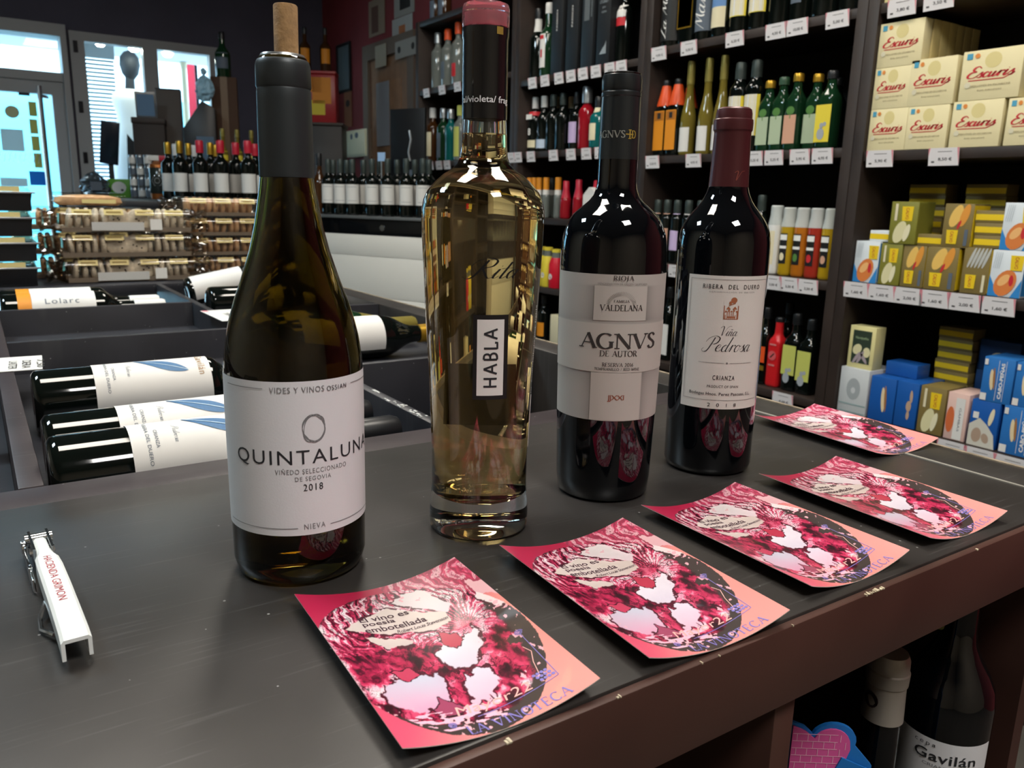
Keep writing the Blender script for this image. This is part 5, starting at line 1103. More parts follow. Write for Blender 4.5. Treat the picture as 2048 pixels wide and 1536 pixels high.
TC[4] = tin('seafood_box', 'pink and white prawn box on the low shelf', 'box', 1891, 1934, 786, 882, zC, .1, m_pk, [('prawn_print', merge(leaf(.22, .42, .2, .28, 0)), mat('prawn print', '#c9673a', .5)), ('white_print', rect2(.42, .85, .02, .9), P_wht), ('lettering', sh2(rot2(fit(sans('GAMBAS'), 0, 0, .5, .1), -PI / 2), .66, .45), P_gry)], .01)
TC[5] = tin('seafood_box', 'blue box with white fish flakes and a lemon slice', 'box', 1938, 1996, 802, 896, zC, .1, m_db, [('fish_print', poly2([(.0, .0), (.0, .45), (.35, .62), (.62, .5), (.9, .3), (.98, 0)]), mat('flake print', '#c7c4b8', .5)), ('flake_print', merge(leaf(.3, .24, .18, .16, .3), leaf(.62, .2, .14, .1, -.4)), mat('brown flake print', '#a68f7c', .5)), ('white_print', rect2(.1, .3, .6, .74), P_wht), ('lemon_print', leaf(.75, .68, .08, .2, -.3), P_cream)], .01, 'blue seafood boxes')
razp = clam(.32, .5, 1.25) + [('lettering', sh2(rot2(fit(sans('CABO-PEÑAS', .03), 0, 0, .8, .14), PI / 2), .62, .5), I_wh), ('border_print', merge(rule(.5, .05, .5, .95, .012), rule(.74, .05, .74, .95, .012)), I_wh), ('white_seal', rect2(.02, .22, .02, .18), P_wht), ('white_seal', rect2(.03, .14, .82, .95), P_wht)]
TC[6] = tin('seafood_box', 'cyan blue razor clam box standing at the bottom right', 'box', 2001, 2076, 815, 914, zC, .1, m_cy, razp, .01, 'blue seafood boxes')
TC[7] = tin('seafood_box', 'cyan blue razor clam box stacked on top of the white fish box', 'box', 1964, 2027, 712, 803, TC[5][0], .1, m_cy, razp, .01, 'blue seafood boxes')
tin('seafood_box', 'cyan blue razor clam box cut off at the right picture edge', 'box', 2029, 2092, 722, 813, TC[6][0], .1, m_cy, razp, .012, 'blue seafood boxes')
flat('flat yellow striped box in the tall low-shelf pile', yx(1905, 740, .14), zC, 9, .135, m_brn, .09)
for i in range(3):
    t = thing('seafood_box', 'dim navy box piled behind the razor clam boxes, %s from the bottom' % ORD[i], 'box', (SX + .16, yx(2000, 700, .16), zC + i * .0805), 0, 'blue seafood boxes')
    put('carton', MB().box(0, .08, -.05, .05, 0, .08).mesh('carton', True, .001), mat('navy carton', '#123a6a', .5), t); put('seal_print', lay('seal_print', ell2(0, .04, .018, .01, 12), lambda x, z: (-.0006, -x, z)), P_cream, t)
# ------------------------------------------------------------------ white bar cabinet with black top
th = math.radians(-65)
bx_, by_ = Vector((math.cos(th), math.sin(th), 0)), Vector((-math.sin(th), math.cos(th), 0))
P0 = at_d(745, 432, 3.8); BZ = .138
bar = thing('bar_cabinet', 'white panelled bar cabinet with black glass band under a row of wine bottles', 'cabinet', (P0.x, P0.y, FLOOR), th)
def bp(n, x0, x1, y0, y1, z0, z1, m, bev=.002): return put(n, MB().box(x0, x1, y0, y1, z0 - FLOOR, z1 - FLOOR).mesh(n, True, bev), m, bar)
BL, BR, BD = -.62, .36, .21
m_bwh = mat('white cabinet panel', '#e0ded6', .5)
bp('worktop', BL - .01, BR + .01, -.012, BD, BZ - .014, BZ, mat('grey steel worktop', '#7b7f80', .35, .5))
bp('glass_band', BL, BR, 0, BD - .005, .050, BZ - .0145, mat('black glass band', '#0b0d10', .08))
for z0, z1 in ((-.05, .049), (-.245, -.0515), (-.44, -.2465), (-.99, -.4415)): bp('front_panel', BL, BR, 0, .018, z0, z1, m_bwh)
bp('carcass', BL, BR, .0185, BD - .005, -.999, .049, m_bwh)
put('lock', MB().tube([(.06, -.004, .085 - FLOOR), (.06, .004, .085 - FLOOR)], .014, 14).mesh('lock', True), m_chrome, bar)
def on_bar(px, depth):
    """point on the cabinet top seen at image column px, at the given depth behind its front"""
    q = P0 + by_ * depth; d = cF + cR * ((px - 1024) / FPX) - cU * ((400 - 768) / FPX)
    k = (q - CAM).dot(by_) / d.dot(by_); return CAM + d * k
bar_wine = dict(h=.262, r=.034, nr=.0125, s0=.62, s1=.76, glass=G_blk, cap=K_slate, cap0=.76)
wl = [(.055, .145, 1.15, P_wht)]
def facing(p): return math.atan2(-p.y, -p.x)
FR = [658, 682, 706, 745, 776, 813, 846]
used = []
for i, px in enumerate(FR):
    dep = .045 + (.0 if i not in (1,) else .0); p = on_bar(px, dep)
    while any((p - u).length < .0695 for u in used): dep += .004; p = on_bar(px, dep)
    used.append(p)
    t = bottle('wine_bottle', 'white label wine bottle on the bar cabinet, %s of the row from left' % ORD[i], (p.x, p.y, BZ), labels=wl, phi=-2.1, group='wine bottles on the bar cabinet', **bar_wine)
    letters('label_line', (rule(-.022, .133, .022, .133, .0015, 6), rule(-.022, .068, .022, .068, .0015, 6)), on_rev([(0, .034), (1, .034)], -2.1, .0010), P_gry, t)
n = 0
for px in (668, 695, 728, 760, 795, 830, 858):
    p = on_bar(px, .125); dep = .125
    while any((p - u).length < .0695 for u in used) and dep < .165: dep += .004; p = on_bar(px, dep)
    if any((p - u).length < .0695 for u in used): continue
    used.append(p); bottle('wine_bottle', 'slate capped wine bottle in the back row on the bar cabinet, %s from left' % ORD[n], (p.x, p.y, BZ), labels=wl, phi=-2.1, group='wine bottles on the bar cabinet', **bar_wine); n += 1
p = on_bar(640, .05); bottle('wine_bottle', 'olive wine bottle at the left end of the bar cabinet', (p.x, p.y, BZ), h=.29, r=.034, nr=.0125, s0=.5, s1=.74, glass=G_amb, cap=K_blk, cap0=.8)
# black screen standing behind the row of bottles
p = on_bar(822, .192)
t = thing('flat_screen', 'black flat screen seen from behind, standing beyond the wine bottles', 'screen', (p.x, p.y, BZ), th)
put('panel', MB().box(-.12, .09, -.008, .008, .03, .50).mesh('panel', True, .003), mat('black plastic', '#0b0c0f', .5), t); put('foot', MB().box(-.06, .06, -.012, .012, 0, .03), MATS['black plastic'], t)
put('sticker', MB().box(-.03, .02, -.0092, -.0085, .10, .22), P_gry, t); put('cable', MB().tube([(.0, -.011, .4), (.01, -.012, .36), (-.004, -.012, .3), (.004, -.011, .26)], .005, 6).mesh('cable', True), K_sil, t)
p = on_bar(764, .085)
t = thing('card_holder', 'thin stem holding a small light blue card between wine bottles', 'card', (p.x, p.y, BZ), th)
for d_ in (.0,): put('stem', MB().tube([(0, 0, 0), (0, 0, .255)], .0035, 8).mesh('stem', True), K_sil, t); put('card', MB().box(-.022, .022, -.002, .002, .255, .295), mat('light blue card', '#9dbfe6', .5), t)

# ------------------------------------------------------------------ display table by the window
TZ = .186
tb = thing('display_table', 'black display table carrying wine bottles near the window', 'table', (.86, 4.7, FLOOR))
m_tb = mat('black table', '#14171c', .5)
put('tabletop', MB().box(-.44, .52, -.82, .75, TZ - FLOOR - .03, TZ - FLOOR - .0006).mesh('tabletop', True, .002), m_tb, tb)
for x in (-.42, .46):
    for y in (-.8, .69): put('leg', MB().box(x, x + .04, y, y + .04, 0, TZ - FLOOR - .031), m_tb, tb)
put('front_panel', MB().box(-.43, .41, -.815, -.805, .25, TZ - FLOOR - .031), m_tb, tb)
def stand(px, d, z=TZ): p = at_d(px, 400, d); return (p.x, p.y, z)
wine = dict(h=.29, r=.0372, nr=.0138, s0=.62, s1=.76, glass=G_blk, cap0=.80, labels=[(.045, .135, 1.1, P_wht)])
tw = [(342, 4.22, K_gold, 'gold capped wine bottle, leftmost on the display table'), (365, 4.10, K_gold, 'gold capped wine bottle, second from left on the display table'), (405, 4.02, K_red, 'red capped wine bottle beside two gold capped ones'), (446, 3.98, K_red, 'red capped wine bottle, middle of the display table'), (500, 3.96, K_red, 'red capped wine bottle partly behind the grey capsule'),
      (357, 4.36, K_wht, 'white capped wine bottle in the back row, left'), (383, 4.28, K_gold, 'gold capped wine bottle in the back row, left'), (394, 4.44, K_wht, 'white capped wine bottle in the back row, middle'), (426, 4.18, K_gold, 'gold capped wine bottle in the back row, middle'), (436, 4.36, K_gold, 'gold capped wine bottle in the back row, right'), (476, 4.12, K_red, 'red capped wine bottle behind the front row'), (514, 4.20, K_red, 'red capped wine bottle in the back row, right')]
for px, d, cp_, lab in tw:
    bottle('wine_bottle', lab, stand(px, d), cap=cp_, phi=-1.95, group='wine bottles on the display table', capr=1.35 if cp_ is K_red else 1.15, **wine)
x, y, z = stand(468, 4.62)
t = thing('riser', 'dark wooden riser under yellow labelled bottles', 'riser', (x + .03, y - .02, TZ)); put('block', rbox('block', .26, .10, .12, .003), mat('dark riser wood', '#2a1d16', .6), t); put('front_lip', MB().box(-.13, .13, -.056, -.0505, .0, .1195), MATS['dark riser wood'], t)
for i, px in enumerate((452, 472, 492)):
    q = stand(px, 4.62); bottle('bottle', 'slim bottle with yellow label on the riser, %s from left' % ORD[i], (x - .05 + .08 * i, y - .02, TZ + .1205), h=.27, r=.027, nr=.011, s0=.5, s1=.7, glass=G_str, cap=K_olive, cap0=.85, labels=[(.10, .15, 1.2, P_yel)], phi=-1.95, group='yellow labelled slim bottles')
x, y, z = stand(321, 4.5)
t = thing('jar', 'dark jar with copper lid and base and a hexagon emblem', 'jar', (x, y, TZ)); m_cop = mat('copper', '#a5622f', .35, .6)
put('body', MB().lathe([(.03, 0), (.03, .046), (.035, .05), (.165, .05), (.17, .046), (.17, 0)], 24).mesh('body', True, angle=40), mat('smoked glass', '#2d3330', .15), t); put('base', MB().lathe([(0, 0), (0, .047), (.03, .05), (.0302, 0)], 24).mesh('base', True, angle=40), m_cop, t); put('lid', MB().lathe([(.1702, 0), (.1702, .05), (.185, .048), (.205, .02), (.207, 0)], 24).mesh('lid', True, angle=40), m_cop, t)
hx_ = lambda r, zc: (lambda V, F: (ribbon(V, F, [(r * math.cos(PI / 3 * k), zc + r * math.sin(PI / 3 * k)) for k in range(7)], [.0015] * 7), (V, F))[1])([], [])
put('emblem', lay('emblem', merge(hx_(.03, .1), hx_(.015, .1)), on_rev([(0, .05), (1, .05)], -1.95, .001)), K_sil, t)
t = thing('small_box', 'small white and red box lying on the copper lid', 'box', (x, y, TZ + .2075), -.3); put('carton', rbox('carton', .055, .03, .028, .001), P_wht, t, (-.02, 0, 0)); put('end_wrap', rbox('end_wrap', .045, .03, .028, .001), K_red, t, (.031, 0, 0))
can = MB().lathe([(0, 0), (0, .0185), (.003, .021), (.058, .021), (.061, .0185), (.0612, 0)], 18).mesh('body', True, angle=40); can_l = MB().lathe([(.012, .0212), (.012, .0216), (.048, .0216), (.048, .0212)], 18).mesh('wrap', True)
m_tin = mat('silver tin', '#a3a8aa', .3, .8); nn = 0
for j, px in enumerate((271, 286, 301)):
    x, y, z = stand(px, 4.72 - .02 * j)
    for k in range(4):
        t = thing('drink_can', 'silver and white can, %s up in the %s column of the can stack' % (ORD[k], ('left', 'middle', 'right')[j]), 'can', (x, y, TZ + .0616 * k), k * 1.3 + j, 'stacked silver cans'); put('body', can, m_tin, t); put('wrap', can_l, P_wht if (k + j) % 2 else P_gry, t)
x, y, z = stand(243, 4.95)
t = thing('snack_box', 'green box with white oval picture', 'box', (x, y, TZ), -.45); put('carton', rbox('carton', .125, .05, .11, .0015), mat('grass green carton', '#5a9a2e', .5), t); put('oval_print', lay('oval_print', ell2(0, .06, .042, .035, 20), lambda a, b: (a, -.0256, b)), P_wht, t); put('spot_print', lay('spot_print', ell2(.018, .045, .009, .007, 10), lambda a, b: (a, -.0260, b)), I_dk, t)
def crumple(name, rx, ry, h, seed, n=22, m=11, amp=.25):
    r = random.Random(seed); mb = MB(); V = []; F = []
    for j in range(m + 1):
        v = j / m; pr = (math.sin(PI * min(v * .92 + .08, 1)) ** .6) * (1 - .25 * v)
        for i in range(n):
            a = 2 * PI * i / n; k = pr * (1 + r.uniform(-amp, amp)); V.append((rx * k * math.cos(a), ry * k * math.sin(a), h * v + (r.uniform(-.02, .02) * h if 0 < j < m else 0)))
    for j in range(m):
        for i in range(n): F.append((j * n + i, j * n + (i + 1) % n, (j + 1) * n + (i + 1) % n, (j + 1) * n + i))
    F += [tuple(range(n))[::-1], tuple(range(m * n, m * n + n))]
    return mb.add(V, F).mesh(name)
x, y, z = stand(192, 4.85)
t = thing('foil_bag', 'crumpled silver foil bag beside the green box', 'bag', (x, y, TZ)); put('bag', crumple('bag', .085, .06, .15, 3), mat('silver foil', '#9fb0bd', .2, .9), t); put('label_print', MB().box(-.03, .03, -.075, -.072, .04, .09), P_gry, t)
x, y, z = stand(310, 5.05)
t = thing('storage_box', 'dark brown storage box behind the silver cans', 'box', (x, y, TZ), -.25); put('body', rbox('body', .18, .16, .44, .004), mat('dark brown box', '#2b211d', .6), t); put('lid', rbox('lid', .19, .17, .035, .004), mat('dark brown lid', '#342a26', .55), t, (0, 0, .4405))
bx0, by0 = x, y
t = thing('framed_tablet', 'small silver framed tablet leaning on the dark brown box', 'tablet', (x - .02, y - .05, TZ + .477), -.25, rot=(.28, 0, -.25)); put('frame', rbox('frame', .115, .012, .15, .003), K_sil, t); put('screen', MB().box(-.048, .048, -.0085, -.0065, .012, .138), mat('blue grey screen', '#6f8fb0', .1), t)
x, y, z = stand(352, 5.22)
t = thing('carton_box', 'grey cardboard box with dark top behind the framed tablet', 'box', (x, y, TZ), -.3); put('body', rbox('body', .14, .12, .66, .004), mat('grey cardboard', '#5b5450', .7), t); put('flap', MB().box(-.072, .072, -.062, .062, .661, .668), K_blk, t)
x, y, z = stand(410, 4.85)
t = thing('black_machine', 'black boxy machine behind the red capped bottles', 'machine', (x, y, TZ), -.3)
put('body', MB().prism([(-.09, 0), (.09, 0), (.09, .52), (.02, .56), (-.09, .40)], -.09, .09).xf(Matrix(((1, 0, 0, 0), (0, 0, -1, 0), (0, 1, 0, 0), (0, 0, 0, 1)))).mesh('body', True, .004), mat('black machine plastic', '#0f1218', .4), t); put('front_plate', MB().box(-.02, .075, -.094, -.0905, .22, .36), mat('blue steel plate', '#51687e', .3, .5), t); put('drip_tray', MB().box(-.07, .07, -.13, -.0905, .02, .05), K_sil, t)
t = thing('plastic_bag', 'crumpled light blue plastic bag on the black machine', 'bag', (x + .035, y + .0, TZ + .566), 0); put('bag', crumple('bag', .055, .05, .15, 9), mat('light blue plastic', '#9cc6dd', .3), t); put('knot', crumple('knot', .02, .02, .04, 5, 12, 5), MATS['light blue plastic'], t, (0, 0, .148))
x, y, z = stand(468, 5.0)
t = thing('carton_box', 'tall brown cardboard box behind the yellow labelled bottles', 'box', (x - .01, y + .05, TZ), -.3); put('body', rbox('body', .15, .12, .72, .004), mat('brown cardboard', '#4a3324', .75), t); put('tape', MB().box(-.02, .02, -.0612, -.0602, .2, .72), mat('packing tape', '#6b5236', .4), t)
bottle('bottle', 'big green bottle on top of the tall brown cardboard box', (x - .01, y + .05, TZ + .7206), h=.26, r=.045, nr=.016, s0=.5, s1=.75, glass=G_grn, cap=K_blk, cap0=.85, labels=[(.05, .14, .8, P_gry)], phi=-1.95)
# things on the window sill
SZ = WB - .0045
p = at_y(222, 330, WY - .17)
t = thing('display_screen', 'dark tilted screen on a stand on the window sill', 'screen', (p.x, p.y, SZ), -.2); put('base', rbox('base', .16, .12, .012, .002), m_tb, t); put('column', rbox('column', .03, .02, .25, .002), m_tb, t); put('screen', MB().box(-.055, .055, -.01, .01, 0, .27).mesh('screen', True, .003), mat('navy screen', '#1c2836', .2), t, (-.01, -.02, .2), (.15, .12, 0))
p = at_y(276, 330, WY - .11)
t = thing('speaker', 'black wedge speaker on the window sill', 'speaker', (p.x, p.y, SZ), -.2); put('cabinet', MB().prism([(-.07, 0), (.09, 0), (.09, .22), (-.05, .40)], -.07, .07).xf(Matrix(((1, 0, 0, 0), (0, 0, -1, 0), (0, 1, 0, 0), (0, 0, 0, 1)))).mesh('cabinet', True, .004), m_tb, t); put('grille', MB().box(-.04, .07, -.0745, -.0705, .03, .2), MATS['black metal'], t)

# ------------------------------------------------------------------ red wall: door, papers, boxes
ya, yb = 4.60, 5.36
d2 = struct('door_2', MB().box(WX - .03, WX - .001, ya + .09, yb - .09, FLOOR, 1.10), mat('tan wood door', '#8a6a50', .6, noise=.2, nscale=12))
put('frame', MB().box(WX - .05, WX - .0315, ya, ya + .088, FLOOR, 1.20).box(WX - .05, WX - .0315, yb - .088, yb, FLOOR, 1.20).box(WX - .05, WX - .0315, ya + .0885, yb - .0885, 1.1005, 1.20), mat('grey brown door frame', '#6a5c50', .6), d2)
put('panel', MB().box(WX - .036, WX - .0305, ya + .2, yb - .2, -.2, .95).mesh('panel', True, .002), MATS['tan wood door'], d2)
def wall_sheet(name, lab, cat, px0, py0, px1, py1, m, X=WX - .004, th_=.003, frame=None, grp=None):
    a = at_x(px0, py0, X); b = at_x(px1, py1, X); w = abs(a.y - b.y); h = abs(a.z - b.z); t = thing(name, lab, cat, (X, (a.y + b.y) / 2, min(a.z, b.z)), 0, grp)
    put('sheet', MB().box(-th_, 0, -w / 2 + .004, w / 2 - .004, .004, h - .004), m, t)
    if frame: put('frame', MB().box(-.012, .003, -w / 2 - .012, -w / 2 + .004, -.012, h + .012).box(-.012, .003, w / 2 - .004, w / 2 + .012, -.012, h + .012).box(-.012, .003, -w / 2 + .004, w / 2 - .004, -.012, .004).box(-.012, .003, -w / 2 + .004, w / 2 - .004, h - .004, h + .012), frame, t)
    return t, w, h
m_frm = mat('black picture frame', '#15171a', .5); m_gp = mat('grey blue print', '#5f6e76', .6); m_pp = mat('grey paper', '#9a9892', .7)
wall_sheet('picture_frame', 'grey blue print in a black frame on the red wall', 'picture', 676, 95, 702, 178, m_gp, frame=m_frm)
t, w, h = wall_sheet('poster', 'tan poster with a brown figure high on the red wall', 'poster', 737, 4, 771, 66, mat('tan poster paper', '#8c7a68', .7)); put('figure_print', MB().box(-.004, -.0032, -w * .1, w * .3, h * .1, h * .8), mat('brown poster ink', '#5a3c30', .7), t)
t, w, h = wall_sheet('poster', 'grey poster high above the wooden door', 'poster', 788, -30, 830, 24, m_pp); put('photo_print', MB().box(-.004, -.0032, -w * .3, w * .2, h * .2, h * .6), I_dk, t)
t, w, h = wall_sheet('paper', 'white notice with an orange square above the wooden door', 'paper', 784, 40, 826, 86, mat('dim white paper', '#a9aaa8', .7), th_=.002); put('square_print', MB().box(-.003, -.0022, -w * .15, w * .15, h * .4, h * .7), mat('orange square print', '#a8663a', .6), t)
wall_sheet('paper', 'small cream paper at the left of the door frame top', 'paper', 750, 92, 773, 132, mat('cream paper', '#a8a596', .7), WX - .056, .002)
t, w, h = wall_sheet('sign', 'pale sign with two dark screws across the door frame top', 'sign', 790, 84, 836, 108, m_pp, WX - .0535, .002)
for k in (-.3, .3): put('screw', MB().tube([(-.004, w * k, h * .5), (0, w * k, h * .5)], .02, 10), I_dk, t)
wall_sheet('paper', 'long hanging paper strip on the wooden door', 'paper', 752, 166, 780, 292, mat('hanging paper', '#8e949c', .7), WX - .04, .002)
t, w, h = wall_sheet('strip_sign', 'narrow orange strip sign on the red wall', 'sign', 688, 184, 705, 254, mat('tan strip', '#8a5a3c', .6)); put('symbol', lay('symbol', ell2(0, h * .66, w * .25, h * .1, 12), lambda a, b: (-.0036, -a, b)), I_dk, t)
a = at_x(690, 262, WX - .06); b = at_x(732, 312, WX - .06)
t = thing('fuse_box', 'cream plastic fuse box on the red wall', 'box', (WX - .002, (a.y + b.y) / 2, b.z), 0); w = abs(a.y - b.y); h = abs(a.z - b.z)
put('housing', MB().box(-.05, 0, -w / 2, w / 2, 0, h).mesh('housing', True, .006), mat('cream plastic', '#e8e6c8', .5), t); put('door', MB().box(-.06, -.0505, -w / 2 + .012, w / 2 - .012, .012, h - .012).mesh('door', True, .003), MATS['cream plastic'], t); put('switch_print', lay('switch_print', merge(ell2(-.06, h * .75, .02, .02, 10), ell2(.03, h * .78, .03, .02, 10)), lambda a_, b_: (-.0606, -a_, b_)), P_gry, t)
p = at_d(636, 248, 5.3)
t = thing('corner_cabinet', 'dark corner cabinet under the red and yellow tin', 'cabinet', (p.x, p.y, FLOOR), -.5); put('carcass', rbox('carcass', .34, .26, p.z - FLOOR - .02, .004), m_dark, t); put('top_board', rbox('top_board', .36, .28, .0195, .003), m_shelf, t, (0, 0, p.z - FLOOR - .0197))
t = thing('storage_tin', 'red tin with yellow panels on the corner cabinet', 'tin', (p.x, p.y, p.z + .0004), -.5); put('body', rbox('body', .26, .16, .30, .008), mat('red enamel', '#a02027', .35), t); put('lid', rbox('lid', .265, .165, .02, .004), MATS['red enamel'], t, (0, 0, .3005))
for q in ((-.10, .04, .19, .28), (-.02, .10, .12, .28), (-.04, .06, .05, .14)): put('yellow_panel', MB().box(q[0], q[1], -.0815, -.0805 - .0002 * q[2], q[2], q[3]), P_or if q[2] > .1 else P_yel, t)
for i, dx_ in enumerate((-.07, .06)):
    bottle('bottle', 'amber bottle standing on the red tin, ' + ('left' if i == 0 else 'right'), (p.x + dx_ * math.cos(.5), p.y - dx_ * math.sin(.5), p.z + .3212), h=.27, r=.036, nr=.013, s0=.55, s1=.72, glass=G_amb, cap=K_blk, cap0=.85, labels=[(.05, .14, .8, P_or)], phi=-1.9, group='amber bottles on the red tin')
# ------------------------------------------------------------------ bakery packs on the rack platform
m_film = film_mat('clear wrapping film', '#f6f4ee', .30, .10)
m_tray = mat('brown tray', '#8a7c6c', .5); m_ck = mat('pale biscuit', '#d0c4b4', .8, noise=.25, nscale=90, bump=.4, bscale=300); m_chip = mat('chocolate chip', '#3a2418', .6); m_bis = mat('golden biscuit', '#c09a76', .8, noise=.25, nscale=60, bump=.4, bscale=250)
m_gold = mat('gold sticker', '#d8c98a', .4); m_goldink = mat('gold sticker ink', '#8a7430', .5); m_greyl = mat('grey label', '#b9b9b6', .6)
cookie = MB().lathe([(-.006, 0), (-.006, .0245), (-.003, .0285), (.003, .0285), (.006, .0245), (.006, 0)], 20).mesh('cookie', True, angle=50)
cookie_s = MB().lathe([(-.006, 0), (-.006, .0205), (-.003, .0242), (.003, .0242), (.006, .0205), (.006, 0)], 20).mesh('cookie', True, angle=50)
def wavy_film(name, L, W, H, seed, end=0):
    """clear sleeve round a tray; end = -1 or 1 gives the gathered, crumpled end of the sleeve"""
    r = random.Random(seed); V = []; F = []; n = 28
    if end == 0: xs = [-L / 2 + L * k / 15 for k in range(16)]; sc_ = [1.] * 16
    else:
        e_ = L / 2 * end; xs = [e_ + end * q for q in (0, .006, .012, .018, .025, .032, .038, .044)]; sc_ = [1., .95, .86, .74, .68, .74, .84, .92]
    for x, s in zip(xs, sc_):
        for i in range(n):
            a = 2 * PI * i / n; c, s_ = math.cos(a), math.sin(a); k = (abs(c) ** 4 + abs(s_) ** 4) ** (-.25)
            e = end != 0 and s < 1; j = min(1 + (r.uniform(-.22, .16) if e else r.uniform(-.02, .0)), 1.04)
            V.append((x + (r.uniform(-.004, .004) if e else 0), W / 2 * c * k * s * j, H / 2 + H / 2 * s_ * k * s * j))
    m = len(xs)
    for q in range(m - 1):
        for i in range(n): F.append((q * n + i, q * n + (i + 1) % n, (q + 1) * n + (i + 1) % n, (q + 1) * n + i))
    return MB().add(V, F).mesh(name, end == 0, angle=60)
m_film2 = film_mat('gathered film', '#cbbfae', .55, .12)
def pack(lab, loc, L, W, H, kind, seed, rz=0., stick=4, front_label=True, grp='wrapped bakery packs'):
    r = random.Random(seed); t = thing('bakery_pack', lab, 'bakery pack', loc, rz, grp)
    th_ = .012
    tr = MB().prism([(-W / 2 + .006, .001), (W / 2 - .006, .001), (W / 2 - .002, H * .20), (W / 2 - .006, H * .20), (W / 2 - .012, .006), (-W / 2 + .012, .006), (-W / 2 + .006, H * .20), (-W / 2 + .002, H * .20)], -L / 2, L / 2).xf(Matrix(((0, 0, 1, 0), (1, 0, 0, 0), (0, 1, 0, 0), (0, 0, 0, 1))))
    put('tray', tr.mesh('tray'), m_tray, t)
    x = -L / 2 + .02; k = 0
    while x < L / 2 - .02:
        if kind == 'chip' and abs(x) < .045:
            for yy in (-W / 4,):
                c = put('cookie', cookie, m_ck, t, (x + .016, -W / 2 + .024, H * .5), (PI / 2, 0, 0)); 
                for q in range(4): put('chip', chip_me, m_chip, c, (r.uniform(-.014, .014), r.uniform(-.014, .014), .006))
            x += .045
        else:
            tilt = r.uniform(-.15, .15)
            c = put('cookie', cookie if kind == 'chip' else cookie_s, m_ck if kind == 'chip' else m_bis, t, (x, -W / 2 + .038, H * .5), (0, PI / 2 + tilt, 0))
            if kind == 'chip':
                for q in range(2): put('chip', chip_me, m_chip, c, (r.uniform(-.010, .010), -.0275 + abs(r.uniform(0, .003)), r.uniform(-.005, .005)))
            x += .0165 + r.uniform(0, .004)
        k += 1
    put('film', wavy_film('film', L, W - .002, H - .001, seed), m_film, t)
    for e_ in (-1, 1): put('film_end', wavy_film('film_end', L, W - .002, H - .001, seed + e_, e_), m_film2, t)
    for q in range(stick):
        sx = -L / 2 + L * (q + .65) / (stick + .2); s = put('sticker', MB().box(-.022, .022, -.0006, 0, -.0075, .0075), m_gold, t, (sx, -W / 2 - .0005 + .010, H - .012), (-.5, 0, 0)); put('sticker_print', MB().box(-.017, .017, -.0011, -.0007, -.0025, .0025), m_goldink, s)
    if front_label:
        put('front_label', MB().box(-.085, .035, -W / 2 - .0022, -W / 2 - .0012, H * .08, H * .42), m_greyl, t); put('barcode_label', MB().box(.05, .078, -W / 2 - .0022, -W / 2 - .0012, H * .10, H * .55), P_wht, t)
    return t
chip_me = MB().lathe([(-.001, 0), (0, .0022), (.0015, .0018), (.002, 0)], 8).mesh('chip', True)
PY = 2.31; PXC = .337
Hs = .061
for k, wd in enumerate(('bottom', 'middle', 'top')):
    pack('clear pack of chocolate chip biscuits, %s of the front stack' % wd, (PXC + (.004, -.003, 0)[k], PY, .0006 + k * (Hs + .0012)), .300, .085, Hs, 'chip', 20 + k, 0, 4, k != 1)
for k, wd in enumerate(('bottom', 'second', 'third', 'top')):
    pack('clear pack of golden pastries, %s of the right rear stack' % wd, (.598, 2.43, .0006 + k * .0545), .215, .10, .0535, 'gold', 30 + k, 0, 3, False)
for k, wd in enumerate(('bottom', 'second', 'third')):
    pack('wrapped golden biscuit pack behind the front stack, ' + wd, (.265, 2.452, .0006 + k * .0622), .268, .085, .061, 'gold', 40 + k, 0, 2, False)
t = thing('biscuit_bag', 'flat clear bag with one large round biscuit on top', 'bakery pack', (.27, 2.452, .188)); cb_ = MB().lathe([(0, 0), (0, .072), (.008, .082), (.020, .078), (.026, .05), (.028, 0)], 28); cb_.v = [(x, y * .5, z) for x, y, z in cb_.v]
put('biscuit', cb_.mesh('biscuit', True, angle=50), mat('pale sugared biscuit', '#cfa57e', .8, noise=.2, nscale=50, bump=.3, bscale=200), t); fl_ = wavy_film('film', .17, .09, .034, 77); put('film', fl_, m_film, t); put('sticker', MB().box(-.02, .06, -.047, -.046, .006, .016), m_gold, t)
